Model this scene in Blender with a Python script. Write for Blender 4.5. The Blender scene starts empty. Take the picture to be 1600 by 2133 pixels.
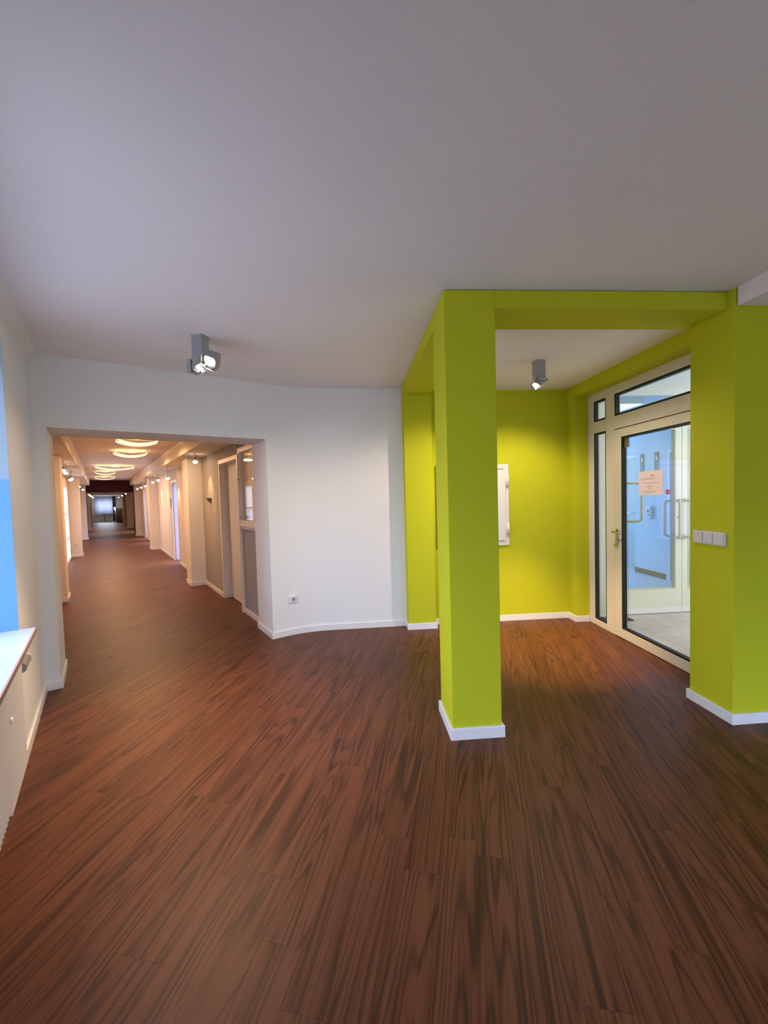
import bpy, bmesh, math, random
from mathutils import Vector, Matrix

random.seed(7)
sc = bpy.context.scene
C = sc.collection

# ------------------------------------------------------------------ camera
cam_d = bpy.data.cameras.new('camera')
cam_d.sensor_fit = 'HORIZONTAL'; cam_d.sensor_width = 36.0
cam_d.lens = 36.0 * 870.0 / 1600.0
cam_d.clip_start = 0.02; cam_d.clip_end = 300
cam = bpy.data.objects.new('camera', cam_d); C.objects.link(cam)
R = ((0.99691675, -0.03084775, 0.07214859),
     (-0.07331094, -0.0383737, 0.9965706),
     (-0.02797335, -0.9987872, -0.04051686))
cam.matrix_world = Matrix(((R[0][0], -R[0][1], -R[0][2], 0.0),
                           (R[1][0], -R[1][1], -R[1][2], 0.0),
                           (R[2][0], -R[2][1], -R[2][2], 1.47),
                           (0, 0, 0, 1)))
sc.camera = cam

# ------------------------------------------------------------------ colour management
vs = sc.view_settings
vs.view_transform = 'Standard'; vs.look = 'None'; vs.gamma = 1.0; vs.use_curve_mapping = False
vs.exposure = 0.0
sc.display_settings.display_device = 'sRGB'
try:
    cy = sc.cycles
    cy.use_denoising = True
    cy.max_bounces = 10; cy.diffuse_bounces = 6; cy.glossy_bounces = 4
    cy.transmission_bounces = 6; cy.transparent_max_bounces = 12
    cy.sample_clamp_indirect = 4.0
    cy.caustics_reflective = False; cy.caustics_refractive = False
except Exception:
    pass

# ------------------------------------------------------------------ world: overcast bluish daylight
SKY = 10.5
w = bpy.data.worlds.new('daylight'); sc.world = w; w.use_nodes = True
nt = w.node_tree; nt.nodes.clear()
tc = nt.nodes.new('ShaderNodeTexCoord'); sp = nt.nodes.new('ShaderNodeSeparateXYZ')
rp = nt.nodes.new('ShaderNodeValToRGB'); bg = nt.nodes.new('ShaderNodeBackground'); wo = nt.nodes.new('ShaderNodeOutputWorld')
mr = nt.nodes.new('ShaderNodeMapRange')
mr.inputs['From Min'].default_value = -1; mr.inputs['From Max'].default_value = 1
rp.color_ramp.elements[0].position = 0.47; rp.color_ramp.elements[0].color = (0.05, 0.06, 0.07, 1)
rp.color_ramp.elements[1].position = 1.0; rp.color_ramp.elements[1].color = (1.0, 1.12, 1.5, 1)
e = rp.color_ramp.elements.new(0.51); e.color = (0.34, 0.42, 0.62, 1)
e = rp.color_ramp.elements.new(0.70); e.color = (0.86, 0.97, 1.36, 1)
nt.links.new(tc.outputs['Generated'], sp.inputs[0]); nt.links.new(sp.outputs['Z'], mr.inputs['Value'])
nt.links.new(mr.outputs[0], rp.inputs[0]); nt.links.new(rp.outputs[0], bg.inputs[0]); nt.links.new(bg.outputs[0], wo.inputs[0])
bg.inputs[1].default_value = SKY

# frames: main = world XY ; corridor frame = U (along the hallway), V (to its right)
TH = math.radians(-30)
U = Vector((math.sin(TH), math.cos(TH))); V = Vector((math.cos(TH), -math.sin(TH)))
def P(u, v): return (U.x*u + V.x*v, U.y*u + V.y*v)
ROT_UV = math.radians(30)          # local x = V, local y = U

def area(name, loc, size, size_y, power, color, direction, portal=False, spread=None):
    d = bpy.data.lights.new(name, 'AREA'); d.shape = 'RECTANGLE'; d.size = size; d.size_y = size_y
    d.energy = power; d.color = color
    if portal: d.cycles.is_portal = True
    if spread: d.spread = spread
    o = bpy.data.objects.new(name, d); C.objects.link(o); o.location = loc
    o.rotation_euler = Vector(direction).to_track_quat('-Z', 'Y').to_euler()
    return o
def spot(name, loc, target, power, color, angle=60, blend=0.6, radius=0.03):
    d = bpy.data.lights.new(name, 'SPOT'); d.energy = power; d.color = color
    d.spot_size = math.radians(angle); d.spot_blend = blend; d.shadow_soft_size = radius
    o = bpy.data.objects.new(name, d); C.objects.link(o); o.location = loc
    o.rotation_euler = (Vector(target) - Vector(loc)).to_track_quat('-Z', 'Y').to_euler()
    return o
def point(name, loc, power, color, radius=0.05):
    d = bpy.data.lights.new(name, 'POINT'); d.energy = power; d.color = color; d.shadow_soft_size = radius
    o = bpy.data.objects.new(name, d); C.objects.link(o); o.location = loc
    return o

WARM = (1.0, 0.56, 0.27); HALO = (1.0, 0.80, 0.58)
WINS = [(1.25, 3.18)]
RX0, RX1, RZ0, RZ1, RY = 1.05, 5.2, 0.08, 1.55, -1.6      # unseen rear window, added and shaped to light the lower green faces       # windows of the left wall, along u
WZ0, WZ1 = 0.75, 2.42
for (a, b) in WINS:
    x, y = P((a+b)/2, -0.74)
    area('window_portal', (x, y, (WZ0+WZ1)/2), b-a, WZ1-WZ0, 1, (1, 1, 1), (V.x, V.y, 0), portal=True)
area('terrace_portal', ((RX0+RX1)/2, RY-0.22, (RZ0+RZ1)/2), RX1-RX0, RZ1-RZ0, 1, (1, 1, 1), (0, 1, 0), portal=True)
# entrance porch and lobby beyond the glass doors: unseen area lights standing in for their daylight
area('porch_daylight', (5.25, 3.6, 1.5), 1.7, 1.9, 42, (0.97, 0.98, 1.0), (-1, 0, 0))
area('lobby_daylight', (3.9, 9.6, 1.6), 2.6, 1.9, 120, (0.66, 0.82, 1.0), (0, -1, 0))
# daylight through the far end window of the hallway
x, y = P(39.5, 0.3)
area('hall_end_daylight', (x, y, 1.25), 1.1, 1.1, 32, (0.75, 0.86, 1.0), (-U.x, -U.y, 0))

# ------------------------------------------------------------------ materials
def principled(name, color, rough=0.6, metal=0.0, spec=0.5, bump=0.0, bscale=200.0, bdist=0.002, var=0.0, emit=None, estr=0.0):
    m = bpy.data.materials.new(name); m.use_nodes = True
    t = m.node_tree; b = t.nodes['Principled BSDF']
    b.inputs['Base Color'].default_value = (*color, 1); b.inputs['Roughness'].default_value = rough
    b.inputs['Metallic'].default_value = metal; b.inputs['Specular IOR Level'].default_value = spec
    if bump or var:
        g = t.nodes.new('ShaderNodeNewGeometry')
        n = t.nodes.new('ShaderNodeTexNoise'); n.inputs['Scale'].default_value = bscale; n.inputs['Detail'].default_value = 3
        t.links.new(g.outputs['Position'], n.inputs['Vector'])
        if bump:
            bp = t.nodes.new('ShaderNodeBump'); bp.inputs['Strength'].default_value = bump; bp.inputs['Distance'].default_value = bdist
            t.links.new(n.outputs['Fac'], bp.inputs['Height']); t.links.new(bp.outputs[0], b.inputs['Normal'])
        if var:
            mx = t.nodes.new('ShaderNodeMix'); mx.data_type = 'RGBA'
            mx.inputs['A'].default_value = (*[c*(1-var) for c in color], 1); mx.inputs['B'].default_value = (*[min(1, c*(1+var)) for c in color], 1)
            t.links.new(n.outputs['Fac'], mx.inputs['Factor']); t.links.new(mx.outputs['Result'], b.inputs['Base Color'])
    if emit:
        b.inputs['Emission Color'].default_value = (*emit, 1); b.inputs['Emission Strength'].default_value = estr
    return m

M = {}
M['white'] = principled('white_wall_paint', (0.79, 0.79, 0.78), 0.85, spec=0.2, bump=0.35, bscale=170, var=0.03)
M['ceil'] = principled('ceiling_paint', (0.85, 0.80, 0.805), 0.9, spec=0.15, bump=0.35, bscale=150, var=0.03)
M['green'] = principled('lime_green_wall_paint', (0.52, 0.54, 0.016), 0.80, spec=0.2, bump=0.4, bscale=170, var=0.05)
M['cream'] = principled('warm_white_hall_paint', (0.76, 0.68, 0.59), 0.85, spec=0.2, bump=0.2, bscale=150, var=0.02)
M['grey'] = principled('grey_wall_paint', (0.36, 0.355, 0.35), 0.8, spec=0.2, bump=0.25, bscale=150, var=0.04)
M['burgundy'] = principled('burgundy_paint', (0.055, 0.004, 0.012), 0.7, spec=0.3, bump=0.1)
M['base'] = principled('white_skirting_lacquer', (0.80, 0.79, 0.78), 0.35, spec=0.5, var=0.02, bscale=20)
M['frame'] = principled('white_door_frame_lacquer', (0.72, 0.67, 0.59), 0.38, spec=0.5, var=0.015, bscale=12)
M['frame2'] = principled('white_aluminium_coating', (0.80, 0.82, 0.81), 0.35, spec=0.5, var=0.01, bscale=12)
M['gasket'] = principled('black_rubber_gasket', (0.006, 0.006, 0.006), 0.6, bump=0.1, bscale=60)
M['lip'] = principled('white_glazing_bead', (0.88, 0.87, 0.85), 0.35, var=0.01, bscale=30)
M['steel'] = principled('satin_nickel', (0.62, 0.58, 0.49), 0.28, metal=1.0, bump=0.05, bscale=300)
M['cream_handle'] = principled('champagne_handle_lacquer', (0.68, 0.64, 0.50), 0.3, spec=0.6, var=0.02, bscale=50)
M['lampgrey'] = principled('grey_lamp_lacquer', (0.34, 0.35, 0.36), 0.35, metal=0.35, spec=0.5, var=0.05, bscale=60)
M['lampshiny'] = principled('lamp_reflector_aluminium', (0.85, 0.85, 0.84), 0.2, metal=1.0, bump=0.1, bscale=90)
M['bulb'] = principled('lamp_glow', (1, 0.95, 0.85), 0.3, var=0.02, emit=(1.0, 0.93, 0.80), estr=14)
M['bulb_warm'] = principled('small_halogen_glow', (1, 0.9, 0.75), 0.3, var=0.02, emit=(1.0, 0.86, 0.62), estr=14)
M['panel_glow'] = principled('frosted_lamp_glass_glow', (1, 0.9, 0.7), 0.4, var=0.02, emit=(1.0, 0.74, 0.38), estr=1.6)
M['tube_glow'] = principled('fluorescent_panel_glow', (1, 1, 1), 0.4, var=0.02, emit=(0.93, 0.98, 1.0), estr=1.6)
M['cable'] = principled('brown_cable', (0.10, 0.06, 0.04), 0.5, var=0.1, bscale=100)
M['plastic'] = principled('white_switch_plastic', (0.68, 0.65, 0.62), 0.35, var=0.02, bscale=40)
M['plastic_w'] = principled('white_socket_plastic', (0.80, 0.76, 0.72), 0.3, var=0.02, bscale=40)
M['dark'] = principled('dark_grey_plastic', (0.05, 0.045, 0.04), 0.5, var=0.1, bscale=80)
M['cabinet'] = principled('white_sheet_metal', (0.78, 0.76, 0.74), 0.4, spec=0.5, bump=0.03, bscale=30)
M['radiator'] = principled('white_radiator_enamel', (0.74, 0.73, 0.72), 0.30, spec=0.5, bump=0.05, bscale=40)
M['sill'] = principled('pale_stone_sill', (0.34, 0.42, 0.54), 0.25, spec=0.6, var=0.10, bscale=9)  # white sill; blue sky reflection put into the colour
M['sill_edge'] = principled('brown_sill_edge', (0.30, 0.20, 0.17), 0.5, var=0.15, bscale=60)
M['grille'] = principled('grey_valve_ribs', (0.34, 0.32, 0.30), 0.4, var=0.1, bscale=100)
M['lining'] = principled('pale_blue_reveal_lining', (0.10, 0.27, 0.60), 0.4, var=0.03, bscale=3)  # white reveal with blue skylight painted into the colour
M['lining2'] = principled('pale_grey_blue_reveal_lining', (0.24, 0.31, 0.37), 0.5, var=0.03, bscale=3)  # upper reveal, its weaker light painted in as grey-blue
M['paper'] = principled('pale_pink_paper', (0.86, 0.66, 0.58), 0.8, spec=0.1, var=0.02, bscale=30)
M['ink'] = principled('faint_grey_ink', (0.50, 0.38, 0.34), 0.8, var=0.1, bscale=100)
M['red'] = principled('red_sticker', (0.72, 0.03, 0.035), 0.5, var=0.05, bscale=100)
M['signwhite'] = principled('sign_white', (0.85, 0.85, 0.85), 0.5, var=0.02, bscale=50)
M['olive'] = principled('olive_sticker', (0.16, 0.15, 0.08), 0.5, var=0.08, bscale=60)
M['lobby'] = principled('pale_blue_lobby_paint', (0.52, 0.66, 0.80), 0.8, spec=0.2, bump=0.3, bscale=40, var=0.06)  # light grey walls; blue daylight put into the colour
M['lobbyfloor'] = principled('pale_blue_linoleum', (0.42, 0.54, 0.68), 0.35, var=0.10, bscale=4)  # floor colour includes the cool lobby daylight
M['lobbydoor'] = principled('grey_blue_door', (0.36, 0.47, 0.54), 0.5, var=0.04, bscale=6)  # door colour shifted blue to carry the lobby daylight
M['lobbyframe'] = principled('pale_blue_door_frame', (0.55, 0.68, 0.82), 0.4, var=0.03, bscale=10)  # frame tinted with the same blue daylight
M['signdark'] = principled('dark_grey_sign', (0.05, 0.055, 0.09), 0.5, var=0.1, bscale=60)
M['signmid'] = principled('mid_grey_sign', (0.10, 0.12, 0.17), 0.5, var=0.1, bscale=60)
M['tile'] = principled('beige_stone_tile', (0.66, 0.62, 0.57), 0.45, var=0.22, bscale=3.5)
M['grout'] = principled('grey_grout', (0.42, 0.40, 0.37), 0.9, bump=0.2, bscale=200)
M['mat'] = principled('dark_entrance_mat', (0.05, 0.052, 0.055), 0.95, bump=0.6, bscale=400, var=0.3)
M['sub'] = principled('dark_subfloor', (0.035, 0.016, 0.009), 0.8, bump=0.1, bscale=100)
M['door_white'] = principled('white_door_leaf', (0.74, 0.72, 0.69), 0.5, spec=0.4, var=0.02, bscale=10)
M['door_lilac'] = principled('pale_lilac_door', (0.26, 0.23, 0.30), 0.5, spec=0.4, var=0.02, bscale=10)  # lilac cast of the daylight put into the leaf colour
M['curtain_dark'] = principled('dark_brown_curtain', (0.06, 0.035, 0.04), 0.9, bump=0.3, bscale=60, var=0.2)
M['wood_dark'] = principled('dark_table_wood', (0.05, 0.03, 0.025), 0.4, var=0.2, bscale=30)
M['cabwood'] = principled('brown_cupboard_wood', (0.16, 0.10, 0.065), 0.5, var=0.2, bscale=15)
M['book'] = principled('dark_red_paper', (0.20, 0.03, 0.04), 0.6, var=0.1, bscale=100)
M['outdoor'] = principled('outdoor_paving', (0.24, 0.235, 0.225), 0.9, bump=0.3, bscale=8, var=0.2)

def translucent(name, col, mixd=0.5):
    m = bpy.data.materials.new(name); m.use_nodes = True; t = m.node_tree; t.nodes.clear()
    o = t.nodes.new('ShaderNodeOutputMaterial'); a = t.nodes.new('ShaderNodeBsdfDiffuse'); b = t.nodes.new('ShaderNodeBsdfTranslucent'); mx = t.nodes.new('ShaderNodeMixShader')
    g = t.nodes.new('ShaderNodeNewGeometry'); n = t.nodes.new('ShaderNodeTexNoise'); n.inputs['Scale'].default_value = 14
    c = t.nodes.new('ShaderNodeMix'); c.data_type = 'RGBA'; c.inputs['A'].default_value = (*[k*0.94 for k in col], 1); c.inputs['B'].default_value = (*col, 1)
    t.links.new(g.outputs['Position'], n.inputs['Vector']); t.links.new(n.outputs['Fac'], c.inputs['Factor'])
    t.links.new(c.outputs['Result'], a.inputs[0]); t.links.new(c.outputs['Result'], b.inputs[0])
    mx.inputs[0].default_value = mixd
    t.links.new(a.outputs[0], mx.inputs[1]); t.links.new(b.outputs[0], mx.inputs[2]); t.links.new(mx.outputs[0], o.inputs[0])
    return m
M['paper'] = translucent('pale_pink_paper', (0.97, 0.83, 0.78), 0.55)
M['sheer'] = translucent('sheer_white_curtain', (0.80, 0.82, 0.90), 0.7)

M['frosted'] = translucent('frosted_white_glass', (0.92, 0.90, 0.86), 0.8)

def glass(name, tint=(0.96, 0.98, 0.98), refl=0.35):
    m = bpy.data.materials.new(name); m.use_nodes = True; t = m.node_tree; t.nodes.clear()
    o = t.nodes.new('ShaderNodeOutputMaterial'); a = t.nodes.new('ShaderNodeBsdfTransparent'); b = t.nodes.new('ShaderNodeBsdfGlossy')
    mx = t.nodes.new('ShaderNodeMixShader'); lw = t.nodes.new('ShaderNodeLayerWeight'); mu = t.nodes.new('ShaderNodeMath'); mu.operation = 'MULTIPLY'
    lw.inputs['Blend'].default_value = 0.25; mu.inputs[1].default_value = refl
    a.inputs[0].default_value = (*tint, 1); b.inputs['Roughness'].default_value = 0.02
    t.links.new(lw.outputs['Fresnel'], mu.inputs[0]); t.links.new(mu.outputs[0], mx.inputs[0])
    t.links.new(a.outputs[0], mx.inputs[1]); t.links.new(b.outputs[0], mx.inputs[2]); t.links.new(mx.outputs[0], o.inputs[0])
    return m
M['glass'] = glass('clear_glass')
M['glass_blue'] = glass('bluish_safety_glass', (0.90, 0.95, 0.99), 0.35)

def wood():
    m = bpy.data.materials.new('dark_walnut_vinyl'); m.use_nodes = True
    t = m.node_tree; L = t.links; N = t.nodes; b = N['Principled BSDF']
    uv = N.new('ShaderNodeUVMap'); uv.uv_map = 'UVMap'
    at = N.new('ShaderNodeAttribute'); at.attribute_name = 'tone'
    def mapn(sx, sy):
        q = N.new('ShaderNodeMapping'); q.inputs['Scale'].default_value = (sx, sy, 1); L.new(uv.outputs[0], q.inputs[0]); return q.outputs[0]
    def noise(vec, s=1, d=3, r=0.55, dist=0.0):
        q = N.new('ShaderNodeTexNoise'); q.inputs['Scale'].default_value = s; q.inputs['Detail'].default_value = d
        q.inputs['Roughness'].default_value = r; q.inputs['Distortion'].default_value = dist; L.new(vec, q.inputs['Vector']); return q.outputs['Fac']
    def math_(op, a, b_):
        q = N.new('ShaderNodeMath'); q.operation = op
        for i, x in enumerate((a, b_)):
            if isinstance(x, (int, float)): q.inputs[i].default_value = x
            else: L.new(x, q.inputs[i])
        return q.outputs[0]
    # growth rings: contour lines of a stretched noise field = cathedral grain
    field = noise(mapn(0.42, 5.4), 1.0, 2.0, 0.45)
    rings = math_('SINE', math_('MULTIPLY', field, 105.0), 0)
    rings = math_('POWER', math_('MULTIPLY_ADD' if False else 'ADD', math_('MULTIPLY', rings, 0.5), 0.5), 3.2)
    streak = noise(mapn(1.3, 125), 1.0, 4, 0.65)
    broad = noise(mapn(0.7, 15), 1.0, 3, 0.55)
    fine = noise(mapn(14, 420), 1.0, 2, 0.6)
    v1 = math_('MULTIPLY', math_('MULTIPLY', rings, math_('POWER', noise(mapn(0.6, 13), 1.0, 3), 1.6)), 0.62)
    v2 = math_('MULTIPLY', streak, 0.74)
    v3 = math_('MULTIPLY', broad, 0.60)
    v4 = math_('MULTIPLY', fine, 0.16)
    s = math_('ADD', math_('ADD', v3, v2), v4)
    s = math_('SUBTRACT', s, v1)
    s = math_('ADD', s, math_('MULTIPLY', at.outputs['Fac'], 0.06))
    ramp = N.new('ShaderNodeValToRGB'); L.new(s, ramp.inputs[0])
    r = ramp.color_ramp; r.elements[0].position = 0.16; r.elements[0].color = (0.010, 0.0028, 0.0012, 1)
    r.elements[1].position = 0.84; r.elements[1].color = (0.135, 0.044, 0.0175, 1)
    e = r.elements.new(0.40); e.color = (0.033, 0.0095, 0.0038, 1)
    e = r.elements.new(0.60); e.color = (0.062, 0.0175, 0.0066, 1)
    L.new(ramp.outputs[0], b.inputs['Base Color'])
    b.inputs['Specular IOR Level'].default_value = 0.28
    rr = math_('ADD', 0.38, math_('MULTIPLY', streak, 0.16)); L.new(rr, b.inputs['Roughness'])
    bp = N.new('ShaderNodeBump'); bp.inputs['Strength'].default_value = 0.25; bp.inputs['Distance'].default_value = 0.0006
    L.new(s, bp.inputs['Height']); L.new(bp.outputs[0], b.inputs['Normal'])
    return m
M['wood'] = wood()

# ------------------------------------------------------------------ mesh helpers
def link_mesh(name, bm, mat, parent=None, bevel=0.0, smooth=False):
    bmesh.ops.recalc_face_normals(bm, faces=bm.faces)
    me = bpy.data.meshes.new(name); bm.to_mesh(me); bm.free()
    mats = mat if isinstance(mat, (list, tuple)) else [mat]
    for q in mats: me.materials.append(M[q] if isinstance(q, str) else q)
    if smooth:
        for p in me.polygons: p.use_smooth = True
    o = bpy.data.objects.new(name, me); C.objects.link(o)
    if parent is not None: o.parent = parent
    if bevel > 0:
        md = o.modifiers.new('bevel', 'BEVEL'); md.width = bevel; md.segments = 2; md.limit_method = 'ANGLE'; md.angle_limit = math.radians(40)
    return o
def box(bm, x0, x1, y0, y1, z0, z1, mi=0, mat=None):
    vs_ = [bm.verts.new((x, y, z)) for z in (z0, z1) for (x, y) in ((x0, y0), (x1, y0), (x1, y1), (x0, y1))]
    if mat is not None:
        for v in vs_: v.co = mat @ v.co
    fs = [(3, 2, 1, 0), (4, 5, 6, 7), (0, 1, 5, 4), (1, 2, 6, 5), (2, 3, 7, 6), (3, 0, 4, 7)]
    for f in fs:
        fc = bm.faces.new([vs_[i] for i in f]); fc.material_index = mi
def prism(bm, pts, z0, z1, mi=0):
    lo = [bm.verts.new((p[0], p[1], z0)) for p in pts]; hi = [bm.verts.new((p[0], p[1], z1)) for p in pts]
    n = len(pts)
    for i in range(n):
        f = bm.faces.new((lo[i], lo[(i+1) % n], hi[(i+1) % n], hi[i])); f.material_index = mi
    bm.faces.new(hi).material_index = mi; bm.faces.new(lo[::-1]).material_index = mi
def cyl(bm, p0, p1, r0, r1=None, seg=16, mi=0, caps=True):
    r1 = r0 if r1 is None else r1
    p0, p1 = Vector(p0), Vector(p1); ax = (p1-p0).normalized()
    a = ax.orthogonal().normalized(); b = ax.cross(a)
    A = []; B = []
    for i in range(seg):
        t = 2*math.pi*i/seg; d = a*math.cos(t)+b*math.sin(t)
        A.append(bm.verts.new(p0+d*r0)); B.append(bm.verts.new(p1+d*r1))
    for i in range(seg):
        f = bm.faces.new((A[i], A[(i+1) % seg], B[(i+1) % seg], B[i])); f.material_index = mi; f.smooth = True
    if caps:
        bm.faces.new(A[::-1]).material_index = mi; bm.faces.new(B).material_index = mi
def tube(bm, pts, r, seg=12, mi=0):
    pts = [Vector(p) for p in pts]; rings = []
    up = None
    for i, p in enumerate(pts):
        t = (pts[min(i+1, len(pts)-1)] - pts[max(i-1, 0)]).normalized()
        if up is None: up = t.orthogonal().normalized()
        a = (up - t*up.dot(t)).normalized(); up = a; b = t.cross(a)
        rings.append([bm.verts.new(p + (a*math.cos(2*math.pi*k/seg)+b*math.sin(2*math.pi*k/seg))*r) for k in range(seg)])
    for i in range(len(rings)-1):
        for k in range(seg):
            f = bm.faces.new((rings[i][k], rings[i][(k+1) % seg], rings[i+1][(k+1) % seg], rings[i+1][k])); f.material_index = mi; f.smooth = True
    bm.faces.new(rings[0][::-1]); bm.faces.new(rings[-1])
def arc(c, a, b, r, t0, t1, n=8):
    c, a, b = Vector(c), Vector(a), Vector(b)
    return [c + a*(r*math.cos(t0+(t1-t0)*i/n)) + b*(r*math.sin(t0+(t1-t0)*i/n)) for i in range(n+1)]
def NB(): return bmesh.new()
def root(name, label=None, cat=None, loc=(0, 0, 0), rz=0.0, group=None, kind=None):
    o = bpy.data.objects.new(name, None); C.objects.link(o); o.location = loc; o.rotation_euler = (0, 0, rz); o.empty_display_size = 0.1
    return tag(o, label, cat, group, kind)
def tag(o, label=None, cat=None, group=None, kind=None):
    if label: o['label'] = label
    if cat: o['category'] = cat
    if group: o['group'] = group
    if kind: o['kind'] = kind
    return o
def struct(name, bm, mat, label=None, parent=None, bevel=0.0, smooth=False):
    o = link_mesh(name, bm, mat, parent, bevel, smooth)
    if parent is None:
        tag(o, label, None, None, 'structure')
    return o
def sroot(name, label, loc=(0, 0, 0), rz=0.0):
    return root(name, label, None, loc, rz, None, 'structure')
def copy_tree(o, parent=None):
    c = o.copy(); C.objects.link(c)
    if parent is not None: c.parent = parent
    for ch in [x for x in bpy.data.objects if x.parent == o]:
        copy_tree(ch, c)
    return c
def uvbox(bm, u0, u1, v0, v1, z0, z1, mi=0):
    prism(bm, [P(u0, v0), P(u0, v1), P(u1, v1), P(u1, v0)], z0, z1, mi)
def inset(pts, d):      # offset an open polyline to its left by d
    out = []
    for i, p in enumerate(pts):
        a = Vector(pts[max(i-1, 0)]); b = Vector(p); c = Vector(pts[min(i+1, len(pts)-1)])
        n1 = (b-a); n2 = (c-b)
        if n1.length < 1e-9: n1 = n2
        if n2.length < 1e-9: n2 = n1
        n1 = Vector((-n1.y, n1.x)).normalized(); n2 = Vector((-n2.y, n2.x)).normalized()
        m = (n1+n2).normalized(); k = d/max(0.3, m.dot(n1))
        out.append((b.x+m.x*k, b.y+m.y*k))
    return out
def skirting(name, pts, side=1, h=0.065, t=0.015, parent=None, label=None):
    """white skirting board following a wall line, projecting to its left (side=1)"""
    o2 = inset(pts, t*side)
    bm = NB(); n = len(pts)
    top_in = [bm.verts.new((p[0], p[1], h)) for p in pts]; top_out = [bm.verts.new((p[0], p[1], h-0.0)) for p in o2]
    lo_in = [bm.verts.new((p[0], p[1], 0.0)) for p in pts]; lo_out = [bm.verts.new((p[0], p[1], 0.0)) for p in o2]
    for i in range(n-1):
        bm.faces.new((top_in[i], top_in[i+1], top_out[i+1], top_out[i]))
        bm.faces.new((top_out[i], top_out[i+1], lo_out[i+1], lo_out[i]))
        bm.faces.new((lo_in[i], lo_in[i+1], top_in[i+1], top_in[i]))
        bm.faces.new((lo_out[i], lo_out[i+1], lo_in[i+1], lo_in[i]))
    bm.faces.new((top_in[0], top_out[0], lo_out[0], lo_in[0])); bm.faces.new((top_in[-1], lo_in[-1], lo_out[-1], top_out[-1]))
    return struct(name, bm, 'base', label, parent, bevel=0.002)

CH = 2.64       # room ceiling
IC = 2.60       # ceiling inside the green frame
# ------------------------------------------------------------------ floor: planks laid at 16 degrees
PA = math.radians(16.0)
PD = Vector((math.sin(PA), math.cos(PA))); PN = Vector((math.cos(PA), -math.sin(PA)))
PW, PL = 0.142, 0.92
def clip(poly, n, c):      # keep points with n.p <= c
    out = []
    for i in range(len(poly)):
        a, b = poly[i], poly[(i+1) % len(poly)]
        da, db = n[0]*a[0]+n[1]*a[1]-c, n[0]*b[0]+n[1]*b[1]-c
        if da <= 0: out.append(a)
        if da*db < 0:
            t = da/(da-db); out.append((a[0]+(b[0]-a[0])*t, a[1]+(b[1]-a[1])*t))
    return out
def clip_room(poly, q):
    """lobby region (q=0) or hallway region (q=1)"""
    Ux, Uy, Vx, Vy = U.x, U.y, V.x, V.y
    if q == 0:
        cl = [((1, 0), 2.595), ((-Vx, -Vy), 0.44), ((Ux, Uy), 4.72), ((0, 1), 5.3), ((0, -1), 1.6)]
    else:
        cl = [((-Ux, -Uy), -4.72), ((Ux, Uy), 40.4), ((Vx, Vy), 1.62), ((-Vx, -Vy), 0.80)]
    for n, c in cl:
        if len(poly) < 3: return []
        poly = clip(poly, n, c)
    return poly if len(poly) >= 3 else []
floor = sroot('floor', 'dark walnut-look vinyl plank floor running into the long hallway')
bm = NB(); uvbox(bm, 4.72, 40.4, -0.78, 1.60, -0.06, -0.0075)
poly = [(-9, -1.6), (2.595, -1.6), (2.595, 5.3), (-9, 5.3)]
poly = clip(clip(poly, (-V.x, -V.y), 0.44), (U.x, U.y), 4.72)
prism(bm, poly, -0.06, -0.0075)
struct('subfloor', bm, 'sub', parent=floor)

planks = []
rnd = random.Random(3)
i0, i1 = -90, 60
for i in range(-235, 45):
    off = rnd.uniform(0, PL)
    for j in range(-14, 48):
        s0 = i*PW; a0 = j*PL + off - 4
        s1 = s0+PW-0.0006; a1 = a0+PL-0.0006
        quad = [(PN.x*s+PD.x*a, PN.y*s+PD.y*a) for (s, a) in ((s0, a0), (s1, a0), (s1, a1), (s0, a1))]
        cx = sum(p[0] for p in quad)/4; cy_ = sum(p[1] for p in quad)/4
        cu = cx*U.x+cy_*U.y; cv = cx*V.x+cy_*V.y
        if cu > 41 or cv < -1.8 or cy_ < -4: continue
        if cu > 5.6 and cv > 2.6: continue
        seed = (rnd.uniform(0, 60), rnd.uniform(0, 60), rnd.random())
        for q in (0, 1):
            pl = clip_room(list(quad), q)
            if pl:
                ar = abs(sum(pl[k][0]*pl[(k+1) % len(pl)][1]-pl[(k+1) % len(pl)][0]*pl[k][1] for k in range(len(pl))))/2
                if ar > 0.0015: planks.append((pl, s0, a0, seed, (cx, cy_), cu, cv))
def plank_geo(items):
    verts, faces, uvs, tones = [], [], [], []
    for pl, s0, a0, seed, c, cu, cv in items:
        b = len(verts); n = len(pl)
        for z in (0.0, -0.007):
            for p in pl: verts.append((p[0], p[1], z))
        if sum(pl[k][0]*pl[(k+1) % n][1]-pl[(k+1) % n][0]*pl[k][1] for k in range(n)) > 0: top = list(range(n))
        else: top = list(range(n))[::-1]
        fl = [[b+k for k in top]]
        for k in range(n): fl.append([b+top[k], b+top[k]+n, b+top[(k+1) % n]+n, b+top[(k+1) % n]])
        for f in fl:
            faces.append(f)
            for vi in f:
                x, y, _ = verts[vi]
                s = x*PN.x+y*PN.y-s0; a = x*PD.x+y*PD.y-a0
                uvs.append((a+seed[0], s+seed[1])); tones.append(seed[2])
    return verts, faces, uvs, tones
def plank_obj(name, items, parent):
    v, f, uv_, tn = plank_geo(items)
    me = bpy.data.meshes.new(name); me.from_pydata(v, [], f)
    ul = me.uv_layers.new(name='UVMap')
    flat = [c for q in uv_ for c in q]; ul.data.foreach_set('uv', flat)
    ca = me.attributes.new('tone', 'FLOAT', 'CORNER'); ca.data.foreach_set('value', tn)
    me.materials.append(M['wood']); me.update()
    o = bpy.data.objects.new(name, me); C.objects.link(o); o.parent = parent
    return o
def in_view(c):
    d = math.hypot(c[0], c[1])
    if c[1] < 0.7: return False
    ang = math.degrees(math.atan2(c[0], c[1]))
    return -44 < ang < 46 or d < 1.7
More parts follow.
